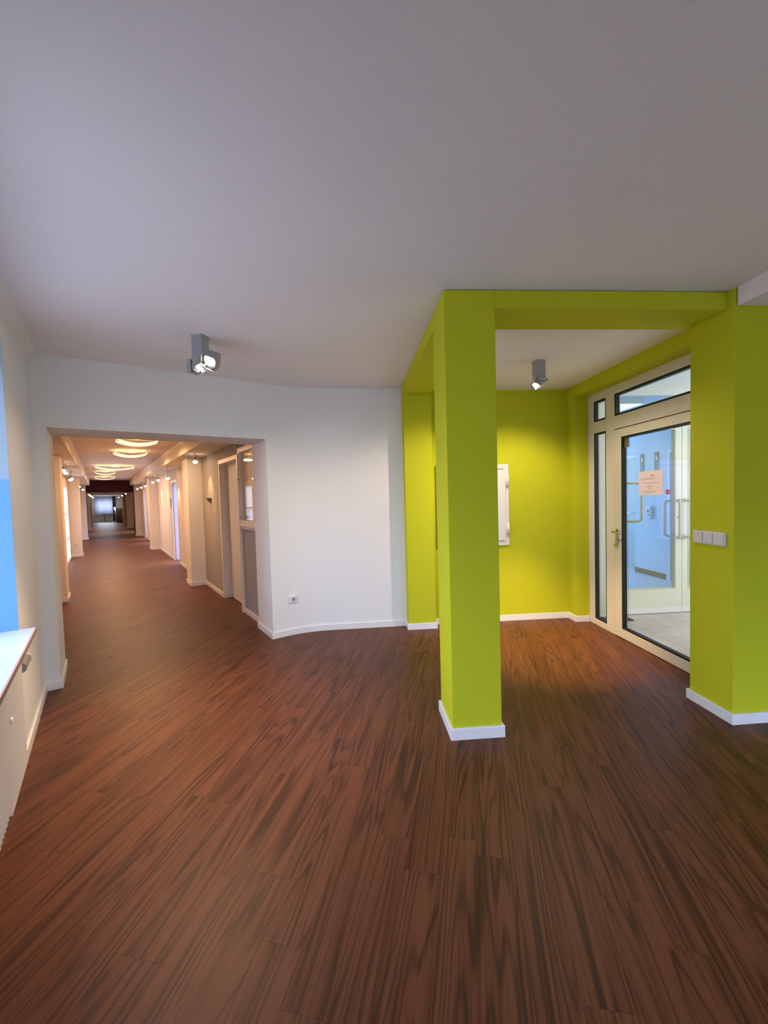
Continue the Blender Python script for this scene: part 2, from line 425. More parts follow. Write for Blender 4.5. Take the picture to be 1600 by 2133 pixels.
planks.sort(key=lambda t: math.hypot(*t[4]) + (0 if in_view(t[4]) else 100))
near = [t for t in planks[:299] if in_view(t[4])]
rest = planks[len(near):]
for it in near: plank_obj('plank', [it], floor)
tag(plank_obj('far_planks', rest, floor), kind='stuff')

# ------------------------------------------------------------------ left (window) wall
WV = -0.425
bm = NB()
edges = [-4.6]
segs = []
cur = -1.75
for (a, b) in sorted(WINS):
    uvbox(bm, cur, a, WV-0.32, WV, 0, CH)
    uvbox(bm, a, b, WV-0.32, WV, 0, WZ0-0.03)
    uvbox(bm, a, b, WV-0.32, WV, WZ1, CH)
    cur = b
uvbox(bm, cur, 4.20, WV-0.32, WV, 0, CH)
struct('wall_left', bm, 'white', 'white window wall with radiator at the left edge')
skirting('baseboard_left', [P(2.6, WV), P(4.195, WV)], side=-1, label='white skirting along the window wall')
# sloped cove along the window wall
bm = NB()
prof = [(-0.358, CH), (WV, 2.57), (WV, CH)]
a = [bm.verts.new((*P(-1.75, v), z)) for v, z in prof]; b = [bm.verts.new((*P(4.195, v), z)) for v, z in prof]
for k in range(3): bm.faces.new((a[k], a[(k+1) % 3], b[(k+1) % 3], b[k]))
bm.faces.new(a); bm.faces.new(b[::-1])
struct('trim_1', bm, 'white', 'white sloped cove between window wall and ceiling')
for n, (a_, b_) in enumerate(WINS):
    c = P((a_+b_)/2, WV-0.26)
    r = sroot('window_%d' % (n+1), 'white framed window in the left wall' if n == 0 else 'white framed window of the left wall behind the viewer', (c[0], c[1], 0), ROT_UV)
    W2 = (b_-a_)/2; bm = NB()
    f = 0.06
    for (y0, y1, z0, z1) in ((-W2, -W2+f, WZ0, WZ1), (W2-f, W2, WZ0, WZ1), (-W2+f, W2-f, WZ0, WZ0+f), (-W2+f, W2-f, WZ1-f, WZ1), (-0.04, 0.04, WZ0+f, WZ1-f)):
        box(bm, -0.03, 0.03, y0, y1, z0, z1)
    link_mesh('window_frame', bm, 'frame', r, 0.003)
    for (y0, y1) in ((-W2+f, -0.04), (0.04, W2-f)):
        bm = NB(); box(bm, -0.004, 0.004, y0, y1, WZ0+f, WZ1-f); link_mesh('pane', bm, 'glass', r)
    if n == 0:
        bm = NB(); box(bm, 0.03, 0.262, W2-0.004, W2+0.0, WZ0, 1.62); link_mesh('reveal_lining', bm, 'lining', r)  # added panel that carries the painted skylight
        bm = NB(); box(bm, 0.03, 0.262, W2-0.004, W2+0.0, 1.62, WZ1); link_mesh('upper_lining', bm, 'lining2', r)  # added panel for the painted dimmer part above
    bm = NB(); box(bm, 0.032, 0.335, -W2, W2, WZ0-0.028, WZ0); s = link_mesh('window_sill', bm, 'sill', r, 0.002)
    bm = NB(); box(bm, 0.335, 0.341, -W2, W2, WZ0-0.028, WZ0-0.001); link_mesh('sill_edge', bm, 'sill_edge', s)

# ------------------------------------------------------------------ radiator and its valve
def radiator(u0, u1, label, grp):
    r = root('radiator', label, 'radiator', (*P(u1, WV), 0.0), ROT_UV, grp)
    Lr = u1-u0; z0, z1 = 0.16, 0.655
    bm = NB(); n = int(Lr/0.035); pts = []
    for k in range(n):
        y = -Lr + k*Lr/n
        for q in range(7):
            t = math.pi*q/7
            pts.append((0.040 + 0.011*math.sin(t), y + (Lr/n)*q/7))
    pts.append((0.040, 0.0))
    lo = [bm.verts.new((x, y, z0)) for x, y in pts]; hi = [bm.verts.new((x, y, z1)) for x, y in pts]
    for k in range(len(pts)-1):
        f_ = bm.faces.new((lo[k], lo[k+1], hi[k+1], hi[k])); f_.smooth = False
    b0 = bm.verts.new((0.012, 0, z0)); b1 = bm.verts.new((0.012, 0, z1)); c0 = bm.verts.new((0.012, -Lr, z0)); c1 = bm.verts.new((0.012, -Lr, z1))
    bm.faces.new((lo[-1], b0, b1, hi[-1])); bm.faces.new((lo[0], hi[0], c1, c0))
    bm.faces.new([b0]+lo[::-1][0:]+[c0]); bm.faces.new([c1]+hi+[b1]); bm.faces.new((b0, c0, c1, b1))
    link_mesh('ribbed_panel', bm, 'radiator', r)
    bm = NB()
    for k in range(int(Lr/0.05)): box(bm, 0.014, 0.044, -Lr+0.02+k*0.05, -Lr+0.055+k*0.05, z1, z1+0.006)
    link_mesh('top_grille', bm, 'radiator', r)
    bm = NB()
    box(bm, 0.0, 0.012, -Lr+0.15, -0.15, 0.50, 0.55)
    link_mesh('wall_rail', bm, 'radiator', r)
    bm = NB(); cyl(bm, (0.028, 0.0, 0.61), (0.028, 0.05, 0.61), 0.010, seg=12); link_mesh('valve_pipe', bm, 'radiator', r)
    bm = NB()
    for k in range(9):
        cyl(bm, (0.036, 0.045+k*0.018, 0.61), (0.036, 0.056+k*0.018, 0.61), 0.028, seg=20)
        cyl(bm, (0.036, 0.056+k*0.018, 0.61), (0.036, 0.063+k*0.018, 0.61), 0.022, seg=20)
    kn = link_mesh('thermostat_knob', bm, 'grille', r)
    bm = NB(); cyl(bm, (0.036, 0.207, 0.61), (0.036, 0.235, 0.61), 0.030, 0.026, seg=20); link_mesh('knob_cap', bm, 'radiator', kn)
    bm = NB(); box(bm, 0.051, 0.060, -0.40, -0.375, 0.50, 0.525); link_mesh('vent_plug', bm, 'lip', r, 0.003)  # small white block on the panel front
    return r
radiator(1.25, 2.84, 'white ribbed radiator below the left window sill', None)

# ------------------------------------------------------------------ back wall with hallway opening, curved part
def catmull(p, n=8):
    out = []
    for i in range(len(p)-1):
        p0 = Vector(p[max(i-1, 0)]) if i > 0 else Vector(p[0])*2-Vector(p[1]); p1 = Vector(p[i]); p2 = Vector(p[i+1])
        p3 = Vector(p[i+2]) if i+2 < len(p) else p2*2-p1
        for k in range(n):
            t = k/n
            out.append(tuple(0.5*((2*p1)+(-p0+p2)*t+(2*p0-5*p1+4*p2-p3)*t*t+(-p0+3*p1-3*p2+p3)*t**3)))
    out.append(tuple(p[-1])); return out
C0 = (-0.876, 4.384)
curve = catmull([C0, (-0.680, 4.500), (-0.450, 4.574), (-0.190, 4.594), (0.05, 4.598)], 10)[:]
curve.append((0.56, 4.605))
JB = P(4.73, 1.437)     # inner jamb corner on the hallway side
S0 = P(4.195, -0.325); S1 = P(4.73, -0.325)
OH = 2.075
bm = NB()
prism(bm, [P(4.195, WV-0.32), S0, S1, P(4.73, WV-0.32)], 0, CH)
struct('wall_back_stub', bm, 'white', 'white wall pier left of the hallway opening')
bm = NB(); prism(bm, [S0, C0, JB, S1], OH, CH)
struct('wall_back_lintel', bm, 'white', 'white lintel above the hallway opening')
bm = NB(); pts = curve + [(0.56, 5.2), P(4.73, 2.4), JB]
prism(bm, pts, 0, CH)
o = struct('wall_back', bm, 'white', 'white wall curving right of the hallway opening')
skirting('baseboard_back', [P(4.73, 1.437), C0]+curve[1:], side=-1, label='white skirting of the curved white wall')
skirting('baseboard_stub', [P(4.195, WV+0.012), S0, P(4.73, -0.325)], side=-1, label='white skirting around the pier left of the opening')

# ------------------------------------------------------------------ green frame: column, beams, niche walls, pier
G = 'green'
bm = NB(); box(bm, 0.55, 0.85, 2.405, 2.735, 0, CH-0.008)
struct('column', bm, G, 'free-standing lime green square column', bevel=0.003)
sk = []
for nm, pp, sd, lb in (('baseboard_column', [(0.85, 2.60), (0.85, 2.405), (0.55, 2.405), (0.55, 2.735)], 1, 'white skirting around the free-standing green column'),):
    ring = [(0.55, 2.405), (0.85, 2.405), (0.85, 2.735), (0.55, 2.735)]
    bm = NB(); t = 0.015
    box(bm, 0.55-t, 0.85+t, 2.405-t, 2.405, 0, 0.068); box(bm, 0.55-t, 0.85+t, 2.735, 2.735+t, 0, 0.068)
    box(bm, 0.55-t, 0.55, 2.405, 2.735, 0, 0.068); box(bm, 0.85, 0.85+t, 2.405, 2.735, 0, 0.068)
    struct(nm, bm, 'base', lb, bevel=0.0015)
bm = NB(); box(bm, 0.85, 2.29, 2.405, 2.715, 2.53, CH-0.008)
struct('beam_front', bm, G, 'lime green ceiling beam from column to right pier', bevel=0.002)
bm = NB(); box(bm, 0.55, 0.85, 2.735, 4.46, 2.53, CH-0.008)
struct('beam_side', bm, G, 'lime green ceiling beam from column back to the wall', bevel=0.002)
bm = NB(); box(bm, 0.56, 0.86, 4.46, 4.75, 0, CH-0.008)
struct('wall_pilaster', bm, G, 'lime green pilaster beside the white curved wall', bevel=0.002)
bm = NB(); box(bm, 0.86, 2.70, 4.60, 4.75, 0, CH)
struct('wall_niche_back', bm, G, 'lime green back wall behind the column')
bm = NB(); box(bm, 2.44, 2.70, 4.435, 4.60, 0, CH)
struct('wall_niche_corner', bm, G, 'lime green wall strip left of the glass door', bevel=0.003)
bm = NB(); box(bm, 2.44, 2.66, 2.69, 4.435, 2.485, CH)
struct('wall_door_lintel', bm, G, 'lime green lintel above the glass door', bevel=0.003)
bm = NB(); box(bm, 2.29, 2.66, 2.36, 2.69, 0, CH)
struct('wall_right_pier', bm, G, 'lime green pier carrying the light switches', bevel=0.003)
bm = NB(); box(bm, 2.66, 5.6, 2.36, 2.60, 0, CH)
struct('wall_right', bm, G, 'lime green wall at the right edge')
bm = NB(); box(bm, 2.30, 5.6, RY, 2.355, 2.53, CH)
struct('trim_2', bm, 'ceil', 'white lowered ceiling bulkhead at the right edge', bevel=0.002)
skirting('baseboard_pilaster', [(0.86, 4.60), (0.86, 4.46), (0.56, 4.46), (0.56, 4.60)], side=1, label='white skirting of the green pilaster')
skirting('baseboard_niche', [(2.585, 4.435), (2.44, 4.435), (2.44, 4.60), (0.875, 4.60)], side=1, label='white skirting along the green back wall')
skirting('baseboard_right', [(2.44, 2.69), (2.29, 2.69), (2.29, 2.36), (5.0, 2.36)], side=-1, label='white skirting around the green pier and right wall')

# ------------------------------------------------------------------ ceilings and unseen closing walls
bm = NB()
poly = [(-7, -1.8), (5.6, -1.8), (5.6, 2.6), (2.66, 2.6), (2.66, 4.75), (-7, 4.75)]
poly = clip(clip(poly, (-V.x, -V.y), 0.70), (U.x, U.y), 4.90)
prism(bm, poly, CH, CH+0.15)
struct('ceiling', bm, 'ceil', 'white textured ceiling of the entrance room')
bm = NB(); box(bm, 0.85, 2.44, 2.715, 4.60, IC, CH)
struct('ceiling_niche', bm, 'ceil', 'white ceiling inside the green frame')
bm = NB(); box(bm, 0.2, RX0, RY-0.2, RY, 0, CH); box(bm, RX1, 5.6, RY-0.2, RY, 0, CH); box(bm, RX0, RX1, RY-0.2, RY, RZ1, CH); box(bm, RX0, RX1, RY-0.2, RY, 0, RZ0)
struct('wall_rear', bm, 'white', 'white wall with terrace glazing behind the viewer')
r = sroot('window_3', 'terrace glazing behind the viewer', ((RX0+RX1)/2, RY-0.1, 0))
hw = (RX1-RX0)/2; bm = NB(); box(bm, -hw, hw, -0.03, 0.03, RZ0, RZ0+0.06); box(bm, -hw, hw, -0.03, 0.03, RZ1-0.06, RZ1)
for k in range(4):
    x = -hw+k*(2*hw-0.06)/3; box(bm, x, x+0.06, -0.03, 0.03, RZ0+0.06, RZ1-0.06)
link_mesh('window_frame', bm, 'frame', r)
for k in range(3):
    x = -hw+k*(2*hw-0.06)/3+0.06; bm = NB(); box(bm, x, x+(2*hw-0.06)/3-0.06, -0.004, 0.004, RZ0+0.06, RZ1-0.06); link_mesh('pane', bm, 'glass', r)
bm = NB(); box(bm, 5.4, 5.6, RY, 2.36, 0, CH); struct('wall_far_right', bm, 'white', 'white end wall beyond the right edge')
bm = NB(); box(bm, 2.595, 5.4, RY, 2.36, -0.06, 0.0); struct('floor_side', bm, 'sub', 'dark floor beyond the right edge')
bm = NB(); box(bm, -90, 60, -60, 90, -0.5, -0.45); struct('ground', bm, 'outdoor', 'paved ground outside the building')

# ------------------------------------------------------------------ glass door 1 (in the green niche)
def frame_ring(bm, y0, y1, z0, z1, w_, x0, x1, mi=0, wb=None, wt=None):
    wb = w_ if wb is None else wb; wt = w_ if wt is None else wt
    box(bm, x0, x1, y0, y0+w_, z0, z1, mi); box(bm, x0, x1, y1-w_, y1, z0, z1, mi)
    box(bm, x0, x1, y0+w_, y1-w_, z0, z0+wb, mi); box(bm, x0, x1, y0+w_, y1-w_, z1-wt, z1, mi)
d1 = sroot('door_1', 'white framed glass door with sidelight and transom in the green niche', (2.59, 3.56, 0))
def ly(y): return y-3.56
def glazed(parent, y0, y1, z0, z1, gl='glass'):
    """gasket ring, beads and pane filling an opening of door_1"""
    bm = NB(); frame_ring(bm, ly(y0), ly(y1), z0, z1, 0.006, -0.001, 0.058); link_mesh('glazing_bead', bm, 'lip', parent)
    bm = NB(); frame_ring(bm, ly(y0)+0.006, ly(y1)-0.006, z0+0.006, z1-0.006, 0.020, 0.003, 0.040); link_mesh('gasket', bm, 'gasket', parent)
    bm = NB(); box(bm, 0.022, 0.030, ly(y0)+0.026, ly(y1)-0.026, z0+0.026, z1-0.026); link_mesh('pane', bm, gl, parent)
bm = NB(); X0, X1 = 0.0, 0.065
box(bm, X0, X1, ly(4.335), ly(4.435), 0, 2.485)                     # outer stile
box(bm, X0, X1, ly(3.978), ly(4.105), 0, 2.405)                     # mullion
box(bm, X0, X1, ly(2.69), ly(2.76), 0, 2.485)                       # stile behind the pier
box(bm, X0, X1, ly(2.76), ly(4.335), 2.405, 2.485)                  # head
box(bm, X0, X1, ly(4.105), ly(4.335), 2.07, 2.175)                  # transom bars
box(bm, X0, X1, ly(2.76), ly(3.978), 2.055, 2.175)
box(bm, X0, X1, ly(4.105), ly(4.335), 0, 0.058)
link_mesh('door_frame', bm, 'frame', d1, 0.002)
glazed(d1, 4.105, 4.335, 2.175, 2.405); glazed(d1, 4.105, 4.335, 0.058, 2.07); glazed(d1, 2.76, 3.978, 2.175, 2.405)
bm = NB(); box(bm, 0.02, 0.05, ly(2.77), ly(3.976), 2.049, 2.055); box(bm, 0.02, 0.05, ly(3.973), ly(3.978), 0.0, 2.055)
link_mesh('door_seal', bm, 'gasket', d1)
leaf = root('door_leaf', None, None, (-0.004, 0, 0)); leaf.parent = d1
leaf_bm = NB(); y0, y1 = ly(2.77), ly(3.970)
box(leaf_bm, 0, 0.06, ly(3.872), y1, 0.006, 2.046); box(leaf_bm, 0, 0.06, y0, ly(2.87), 0.006, 2.046)
box(leaf_bm, 0, 0.06, ly(2.87), ly(3.872), 0.006, 0.088); box(leaf_bm, 0, 0.06, ly(2.87), ly(3.872), 1.975, 2.046)
bpy.data.objects.remove(leaf)
leaf = link_mesh('door_leaf', leaf_bm, 'frame', d1, 0.002); leaf.location = (-0.004, 0, 0)
glazed(leaf, 2.87, 3.872, 0.088, 1.975, 'glass')
# lever handle on the inside
bm = NB()
cyl(bm, (0.0, ly(3.925), 1.045), (-0.012, ly(3.925), 1.045), 0.017, seg=16); cyl(bm, (-0.012, ly(3.925), 1.045), (-0.05, ly(3.925), 1.045), 0.009, seg=12)
tube(bm, [(-0.05, ly(3.935), 1.045), (-0.054, ly(3.90), 1.045), (-0.054, ly(3.85), 1.044), (-0.052, ly(3.80), 1.043)], 0.010)
box(bm, -0.012, 0.0, ly(3.940), ly(3.910), 0.90, 1.075)
link_mesh('door_handle', bm, 'steel', leaf, 0.002)
bm = NB(); box(bm, -0.022, -0.012, ly(3.930), ly(3.920), 0.925, 0.955); cyl(bm, (-0.012, ly(3.925), 0.94), (-0.018, ly(3.925), 0.94), 0.012, seg=14)
box(bm, -0.030, -0.027, ly(3.938), ly(3.912), 0.895, 0.925)
link_mesh('door_key', bm, 'steel', leaf)
# cranked pull handle on the outside
bm = NB(); hx, hz0, hz1 = 0.06, 1.145, 1.515; ys = ly(3.91); yo = ly(3.80); xo = hx+0.10
def pull(bm, s, ext, z0, z1, r):
    """D handle from base points s (z0 / z1) to its bar at ext"""
    s0 = Vector((*s, z0)); s1 = Vector((*s, z1)); e0 = Vector((*ext, z0)); e1 = Vector((*ext, z1))
    d = (e0-s0).normalized(); zz = Vector((0, 0, 1)); rr = 0.045
    pts = [s0] + arc(e0-d*rr+zz*rr, -zz, d, rr, 0, math.pi/2, 6) + arc(e1-d*rr-zz*rr, d, zz, rr, 0, math.pi/2, 6) + [s1]
    tube(bm, pts, r)
    for q in (s0, s1): cyl(bm, q-d*0.002, q+d*0.012, r*1.6, seg=14)
pull(bm, (hx, ys), (xo, yo), hz0, hz1, 0.011); link_mesh('pull_handle', bm, 'cream_handle', leaf)
# sheets and stickers on the pane (inside face)
pp = tag(link_mesh('notice', (lambda b: (box(b, -0.0005, 0.0, -0.150, 0.150, -0.108, 0.108), b)[1])(NB()), 'paper'), 'pale pink notice sheet taped to the glass door', 'notice')
pp.location = (2.59-0.004+0.0215, 3.50, 1.510); pp.rotation_euler = (math.radians(-1.0), 0, 0)
bm = NB(); rr = random.Random(5)
box(bm, -0.0012, -0.0006, -0.045, -0.01, 0.058, 0.072)
rows = [(0.042, -0.11, 0.05, 0.003), (0.032, -0.12, 0.08, 0.006), (0.004, -0.10, 0.09, 0.003), (-0.003, -0.06, 0.10, 0.003), (-0.028, -0.05, 0.02, 0.005), (-0.038, -0.03, 0.03, 0.004), (-0.052, -0.02, 0.02, 0.004), (-0.075, -0.07, 0.07, 0.003), (-0.082, -0.09, 0.08, 0.003)]
for z, a_, b_, h in rows:
    y = -b_
    while y < -a_:
        ww = rr.uniform(0.006, 0.02); box(bm, -0.0012, -0.0006, y, min(y+ww, -a_), z, z+h); y += ww+0.004
tag(link_mesh('text_lines', bm, 'ink', pp), kind='stuff')
st = tag(link_mesh('sticker', (lambda b: (cyl(b, (0, 0, 0), (-0.001, 0, 0), 0.021, seg=32), b)[1])(NB()), 'red'), 'small round red no-entry sticker beside the pink notice', 'sticker')
st.location = (2.6075, 3.296, 1.430)
bm = NB(); box(bm, -0.0018, -0.001, -0.012, 0.012, -0.0035, 0.0035); link_mesh('white_bar', bm, 'signwhite', st)
ss = tag(link_mesh('sticker', (lambda b: (box(b, -0.001, 0.0, -0.035, 0.035, -0.046, 0.046), b)[1])(NB()), 'olive'), 'olive square sticker in the upper left corner of the door glass', 'sticker')
ss.location = (2.6075, 3.812, 1.905)

# ------------------------------------------------------------------ triple light switch on the pier
sw = root('light_switch', 'white triple rocker light switch on the green pier', 'light switch', (2.29, 2.5295, 1.134))
bm = NB(); box(bm, -0.012, 0, -0.122, 0.122, -0.043, 0.043); link_mesh('cover_frame', bm, 'plastic', sw, 0.004)
for k in (-1, 0, 1):
    bm = NB(); box(bm, -0.018, -0.011, -0.0345+k*0.077, 0.0345+k*0.077, -0.034, 0.034); link_mesh('rocker', bm, 'plastic', sw, 0.003)

# socket on the curved wall
def socket(loc, rz, label, s=1.0, grp=None):
    r = root('power_socket', label, 'socket', loc, rz, grp)
    bm = NB(); box(bm, -0.041*s, 0.041*s, -0.016, 0.010, -0.041*s, 0.041*s); link_mesh('cover_frame', bm, 'plastic_w', r, 0.003)
    bm = NB(); box(bm, -0.029*s, 0.029*s, -0.020, -0.0155, -0.029*s, 0.029*s); link_mesh('cover_insert', bm, 'plastic_w', r, 0.002)
    bm = NB(); cyl(bm, (0, -0.021, 0), (0, -0.0195, 0), 0.020*s, seg=28); link_mesh('plug_recess', bm, 'grille', r)
    bm = NB()
    for x in (-0.0095, 0.0095): cyl(bm, (x*s, -0.0222, 0), (x*s, -0.0208, 0), 0.0028*s, seg=10)
    for z in (-0.018, 0.018): box(bm, -0.003*s, 0.003*s, -0.0225, -0.0205, (z-0.002)*s, (z+0.002)*s)
    link_mesh('contacts', bm, 'dark', r)
    return r
socket((-0.678, 4.501, 0.385), math.radians(25), 'white power socket low on the white curved wall')

# fuse cabinet on the green back wall
cb = root('fuse_cabinet', 'white metal wall cabinet on the green back wall behind the column', 'cabinet', (1.335, 4.60, 1.322))
bm = NB(); frame_ring_pts = [(-0.405, 0.405, -0.455, 0.455)]
def ring_xz(bm, x0, x1, z0, z1, w_, y0, y1):
    box(bm, x0, x0+w_, y0, y1, z0, z1); box(bm, x1-w_, x1, y0, y1, z0, z1); box(bm, x0+w_, x1-w_, y0, y1, z0, z0+w_); box(bm, x0+w_, x1-w_, y0, y1, z1-w_, z1)
ring_xz(bm, -0.415, 0.405, -0.455, 0.455, 0.036, -0.022, 0.0); link_mesh('cabinet_frame', bm, 'cabinet', cb, 0.002)
bm = NB(); box(bm, -0.377, 0.367, -0.026, -0.004, -0.417, 0.417); dr = link_mesh('cabinet_door', bm, 'cabinet', cb, 0.003)
bm = NB(); box(bm, -0.32, 0.345, -0.0275, -0.0258, 0.398, 0.404); link_mesh('vent_slot', bm, 'dark', dr)
bm = NB(); box(bm, -0.32, 0.345, -0.0275, -0.0258, -0.404, -0.398); link_mesh('vent_slot', bm, 'dark', dr)
for z in (0.27, -0.27):
    bm = NB(); cyl(bm, (0.388, -0.030, z-0.068), (0.388, -0.030, z+0.068), 0.017, seg=14); cyl(bm, (0.388, -0.030, z-0.004), (0.388, -0.030, z+0.004), 0.019, seg=14)
    box(bm, 0.365, 0.388, -0.032, -0.022, z-0.065, z+0.065); link_mesh('hinge', bm, 'cabinet', cb)
bm = NB(); cyl(bm, (-0.33, -0.026, 0.0), (-0.33, -0.036, 0.0), 0.012, seg=14); link_mesh('lock', bm, 'dark', dr)

# ------------------------------------------------------------------ ceiling spot lamps
def head(parent, centre, tilt_axis_rot, size, estr_mat='bulb', loc_rot=(0, 0, 0), sr=0.045, shape='box'):
    h = NB(); s = size
    # cube-like housing, open at -z
    if shape == 'box':
        box(h, -s, s, -s, s, -s*0.15, s*0.95)
        for (a, b, c_, d) in ((-s, s, -s, -s+0.004), (-s, s, s-0.004, s), (-s, -s+0.004, -s+0.004, s-0.004), (s-0.004, s, -s+0.004, s-0.004)):
            box(h, a, b, c_, d, -s*0.9, -s*0.15)
    else:
        cyl(h, (0, 0, -s*0.15), (0, 0, s*0.9), s, s*0.75, seg=24)
        cyl(h, (0, 0, -s*0.6), (0, 0, -s*0.15), s*1.06, s, seg=24, caps=False); cyl(h, (0, 0, -s*0.6), (0, 0, -s*0.15), s*1.0, s*0.96, seg=24, caps=False)
    o = link_mesh('lamp_head', h, 'lampgrey', parent, 0.0015 if shape == 'box' else 0)
    o.location = centre; o.rotation_euler = loc_rot
    b = NB(); cyl(b, (0, 0, -s*0.62), (0, 0, -s*0.16), s*0.93, s*0.35, seg=24, caps=False); link_mesh('reflector', b, 'lampshiny', o, smooth=True)
    b = NB(); cyl(b, (0, 0, -s*0.50), (0, 0, -s*0.17), s*0.52, s*0.40, seg=24); link_mesh('bulb', b, estr_mat, o)
    return o
L1 = root('spotlight', 'grey twin-head ceiling spotlight left on the main ceiling', 'lamp', (-1.058, 3.12, CH), math.radians(-20), 'twin spotlights on the ceiling')
bm = NB(); box(bm, -0.042, 0.042, -0.042, 0.042, -0.20, 0.0); box(bm, -0.046, 0.046, -0.046, 0.046, -0.006, 0); link_mesh('square_tube', bm, 'lampgrey', L1, 0.003)
bm = NB(); cyl(bm, (-0.075, 0, -0.165), (0.075, 0, -0.165), 0.008, seg=10); link_mesh('axle', bm, 'lampshiny', L1)
head(L1, (0.092, -0.015, -0.185), 0, 0.052, loc_rot=(math.radians(-48), math.radians(20), math.radians(25)))
head(L1, (0.012, -0.030, -0.222), 0, 0.036, loc_rot=(math.radians(-30), math.radians(-25), 0))
bm = NB(); box(bm, -0.088, -0.052, -0.045, 0.045, -0.255, -0.165); link_mesh('side_plate', bm, 'lampgrey', L1, 0.002)
L2 = root('spotlight', 'grey twin-head ceiling spotlight inside the green frame', 'lamp', (1.648, 3.58, IC), math.radians(12), 'twin spotlights on the ceiling')
bm = NB(); box(bm, -0.040, 0.040, -0.040, 0.040, -0.155, 0.0); box(bm, -0.043, 0.043, -0.043, 0.043, -0.005, 0); link_mesh('square_tube', bm, 'lampgrey', L2, 0.003)
bm = NB(); cyl(bm, (-0.05, 0, -0.15), (0.05, 0, -0.15), 0.008, seg=10); link_mesh('axle', bm, 'lampshiny', L2)
head(L2, (0.022, -0.005, -0.168), 0, 0.048, loc_rot=(math.radians(-8), math.radians(-30), 0), shape='round')
head(L2, (-0.026, 0.0, -0.205), 0, 0.040, loc_rot=(math.radians(-14), math.radians(40), 0), shape='round')
S = 1.0
spot('spot_floor_left', (-1.02, 3.05, 2.36), (-1.15, 2.55, 0), 210*S, (1.0, 0.64, 0.36), 75, 0.9)
spot('spot_wall_left', (-1.00, 3.10, 2.37), (0.0, 4.5, 0.9), 26*S, HALO, 90, 0.9)
spot('spot_niche_left', (1.60, 3.57, 2.36), (0.70, 4.50, 1.25), 75*S, HALO, 75, 0.8)
spot('spot_niche_floor', (1.66, 3.56, 2.36), (1.80, 3.90, 0.0), 430*S, (1.0, 0.66, 0.30), 55, 0.8)
spot('spot_niche_back', (1.67, 3.58, 2.36), (1.75, 4.6, 1.0), 45*S, HALO, 95, 0.7)
spot('spot_spill_niche', (1.66, 3.54, 2.36), (1.66, 3.50, 0), 30, HALO, 165, 0.5)
spot('spot_spill_left', (-1.02, 3.05, 2.36), (-1.0, 3.0, 0), 20, HALO, 165, 0.5)

# ------------------------------------------------------------------ hallway
HS = 2.20; HC = 2.43; RV = 1.48; LV = -0.72
hall = [('u', 0)]
# right wall pieces
bm = NB(); uvbox(bm, 4.73, 5.50, 1.50, 1.62, 0, 1.09); struct('wall_hall_grey', bm, 'grey', 'grey wall below the reception window')
bm = NB(); uvbox(bm, 4.73, 5.50, 1.50, 1.62, 2.12, 2.30); uvbox(bm, 5.50, 6.50, 1.48, 1.62, 2.02, 2.30); uvbox(bm, 6.50, 7.74, RV, 1.62, 0, 2.30)
struct('wall_hall_right', bm, 'grey', 'grey hallway wall around the white door')
D2A, D2B, D2H = 10.62, 11.52, 1.945
bm = NB(); cu = 7.74
for (a_, b_) in ((D2A, D2B), (16.4, 17.3), (18.6, 19.5), (23.5, 24.4)):
    uvbox(bm, cu, a_, RV, 1.62, 0, 2.30); uvbox(bm, a_, b_, RV, 1.62, D2H, 2.30); cu = b_
uvbox(bm, cu, 40.0, RV, 1.62, 0, 2.30)
struct('wall_hall_cream', bm, 'cream', 'long cream right wall of the hallway')
bm = NB(); cu = 4.73
for (a_, b_) in ((12.4, 13.9),):
    uvbox(bm, cu, a_, LV-0.12, LV, 0, 2.30); uvbox(bm, a_, b_, LV-0.12, LV, 1.93, 2.30); cu = b_
uvbox(bm, cu, 40.0, LV-0.12, LV, 0, 2.30)
struct('wall_hall_left', bm, 'cream', 'long cream left wall of the hallway')
# pilasters
for n, u in enumerate((7.74, 14.53, 20.96, 27.6, 33.2)):
    bm = NB(); uvbox(bm, u, u+0.46, 1.235, RV, 0, HS)
    struct('wall_hall_pilaster', bm, 'cream' if n else 'white', 'cream pilaster on the right of the hallway, number %s from the opening' % ('first', 'second', 'third', 'fourth', 'fifth')[n], bevel=0.01)
    skirting('baseboard_hall_pilaster', [P(u+0.46, 1.235), P(u, 1.235), P(u, RV)], side=-1, label='white skirting of the %s right hallway pilaster' % ('first', 'second', 'third', 'fourth', 'fifth')[n])
for n, u in enumerate((7.85, 14.35, 20.85, 27.6, 33.2)):
    bm = NB(); uvbox(bm, u, u+0.46, LV, -0.47, 0, HS)
    struct('wall_hall_pilaster', bm, 'cream', 'cream pilaster on the left of the hallway, %s from the opening' % ('first', 'second', 'third', 'fourth', 'fifth')[n], bevel=0.01)
    skirting('baseboard_hall_pilaster', [P(u, LV), P(u, -0.47), P(u+0.46, -0.47)], side=-1, label='white skirting of the %s left hallway pilaster' % ('first', 'second', 'third', 'fourth', 'fifth')[n])
for n, (a_, b_, v_) in enumerate(((4.75, 5.50, 1.50), (6.56, 7.74, RV), (8.2, D2A, RV), (D2B, 14.53, RV), (14.99, 16.4, RV), (17.3, 18.6, RV), (19.5, 20.96, RV), (21.9, 23.5, RV))):
    skirting('baseboard_hall_right', [P(b_, v_), P(a_, v_)], side=-1, label='white skirting of the right hallway wall')
for n, (a_, b_) in enumerate(((4.75, 7.85), (8.31, 12.4), (13.9, 14.35), (14.81, 20.85))):
    skirting('baseboard_hall_left', [P(a_, LV), P(b_, LV)], side=-1, label='white skirting of the left hallway wall')
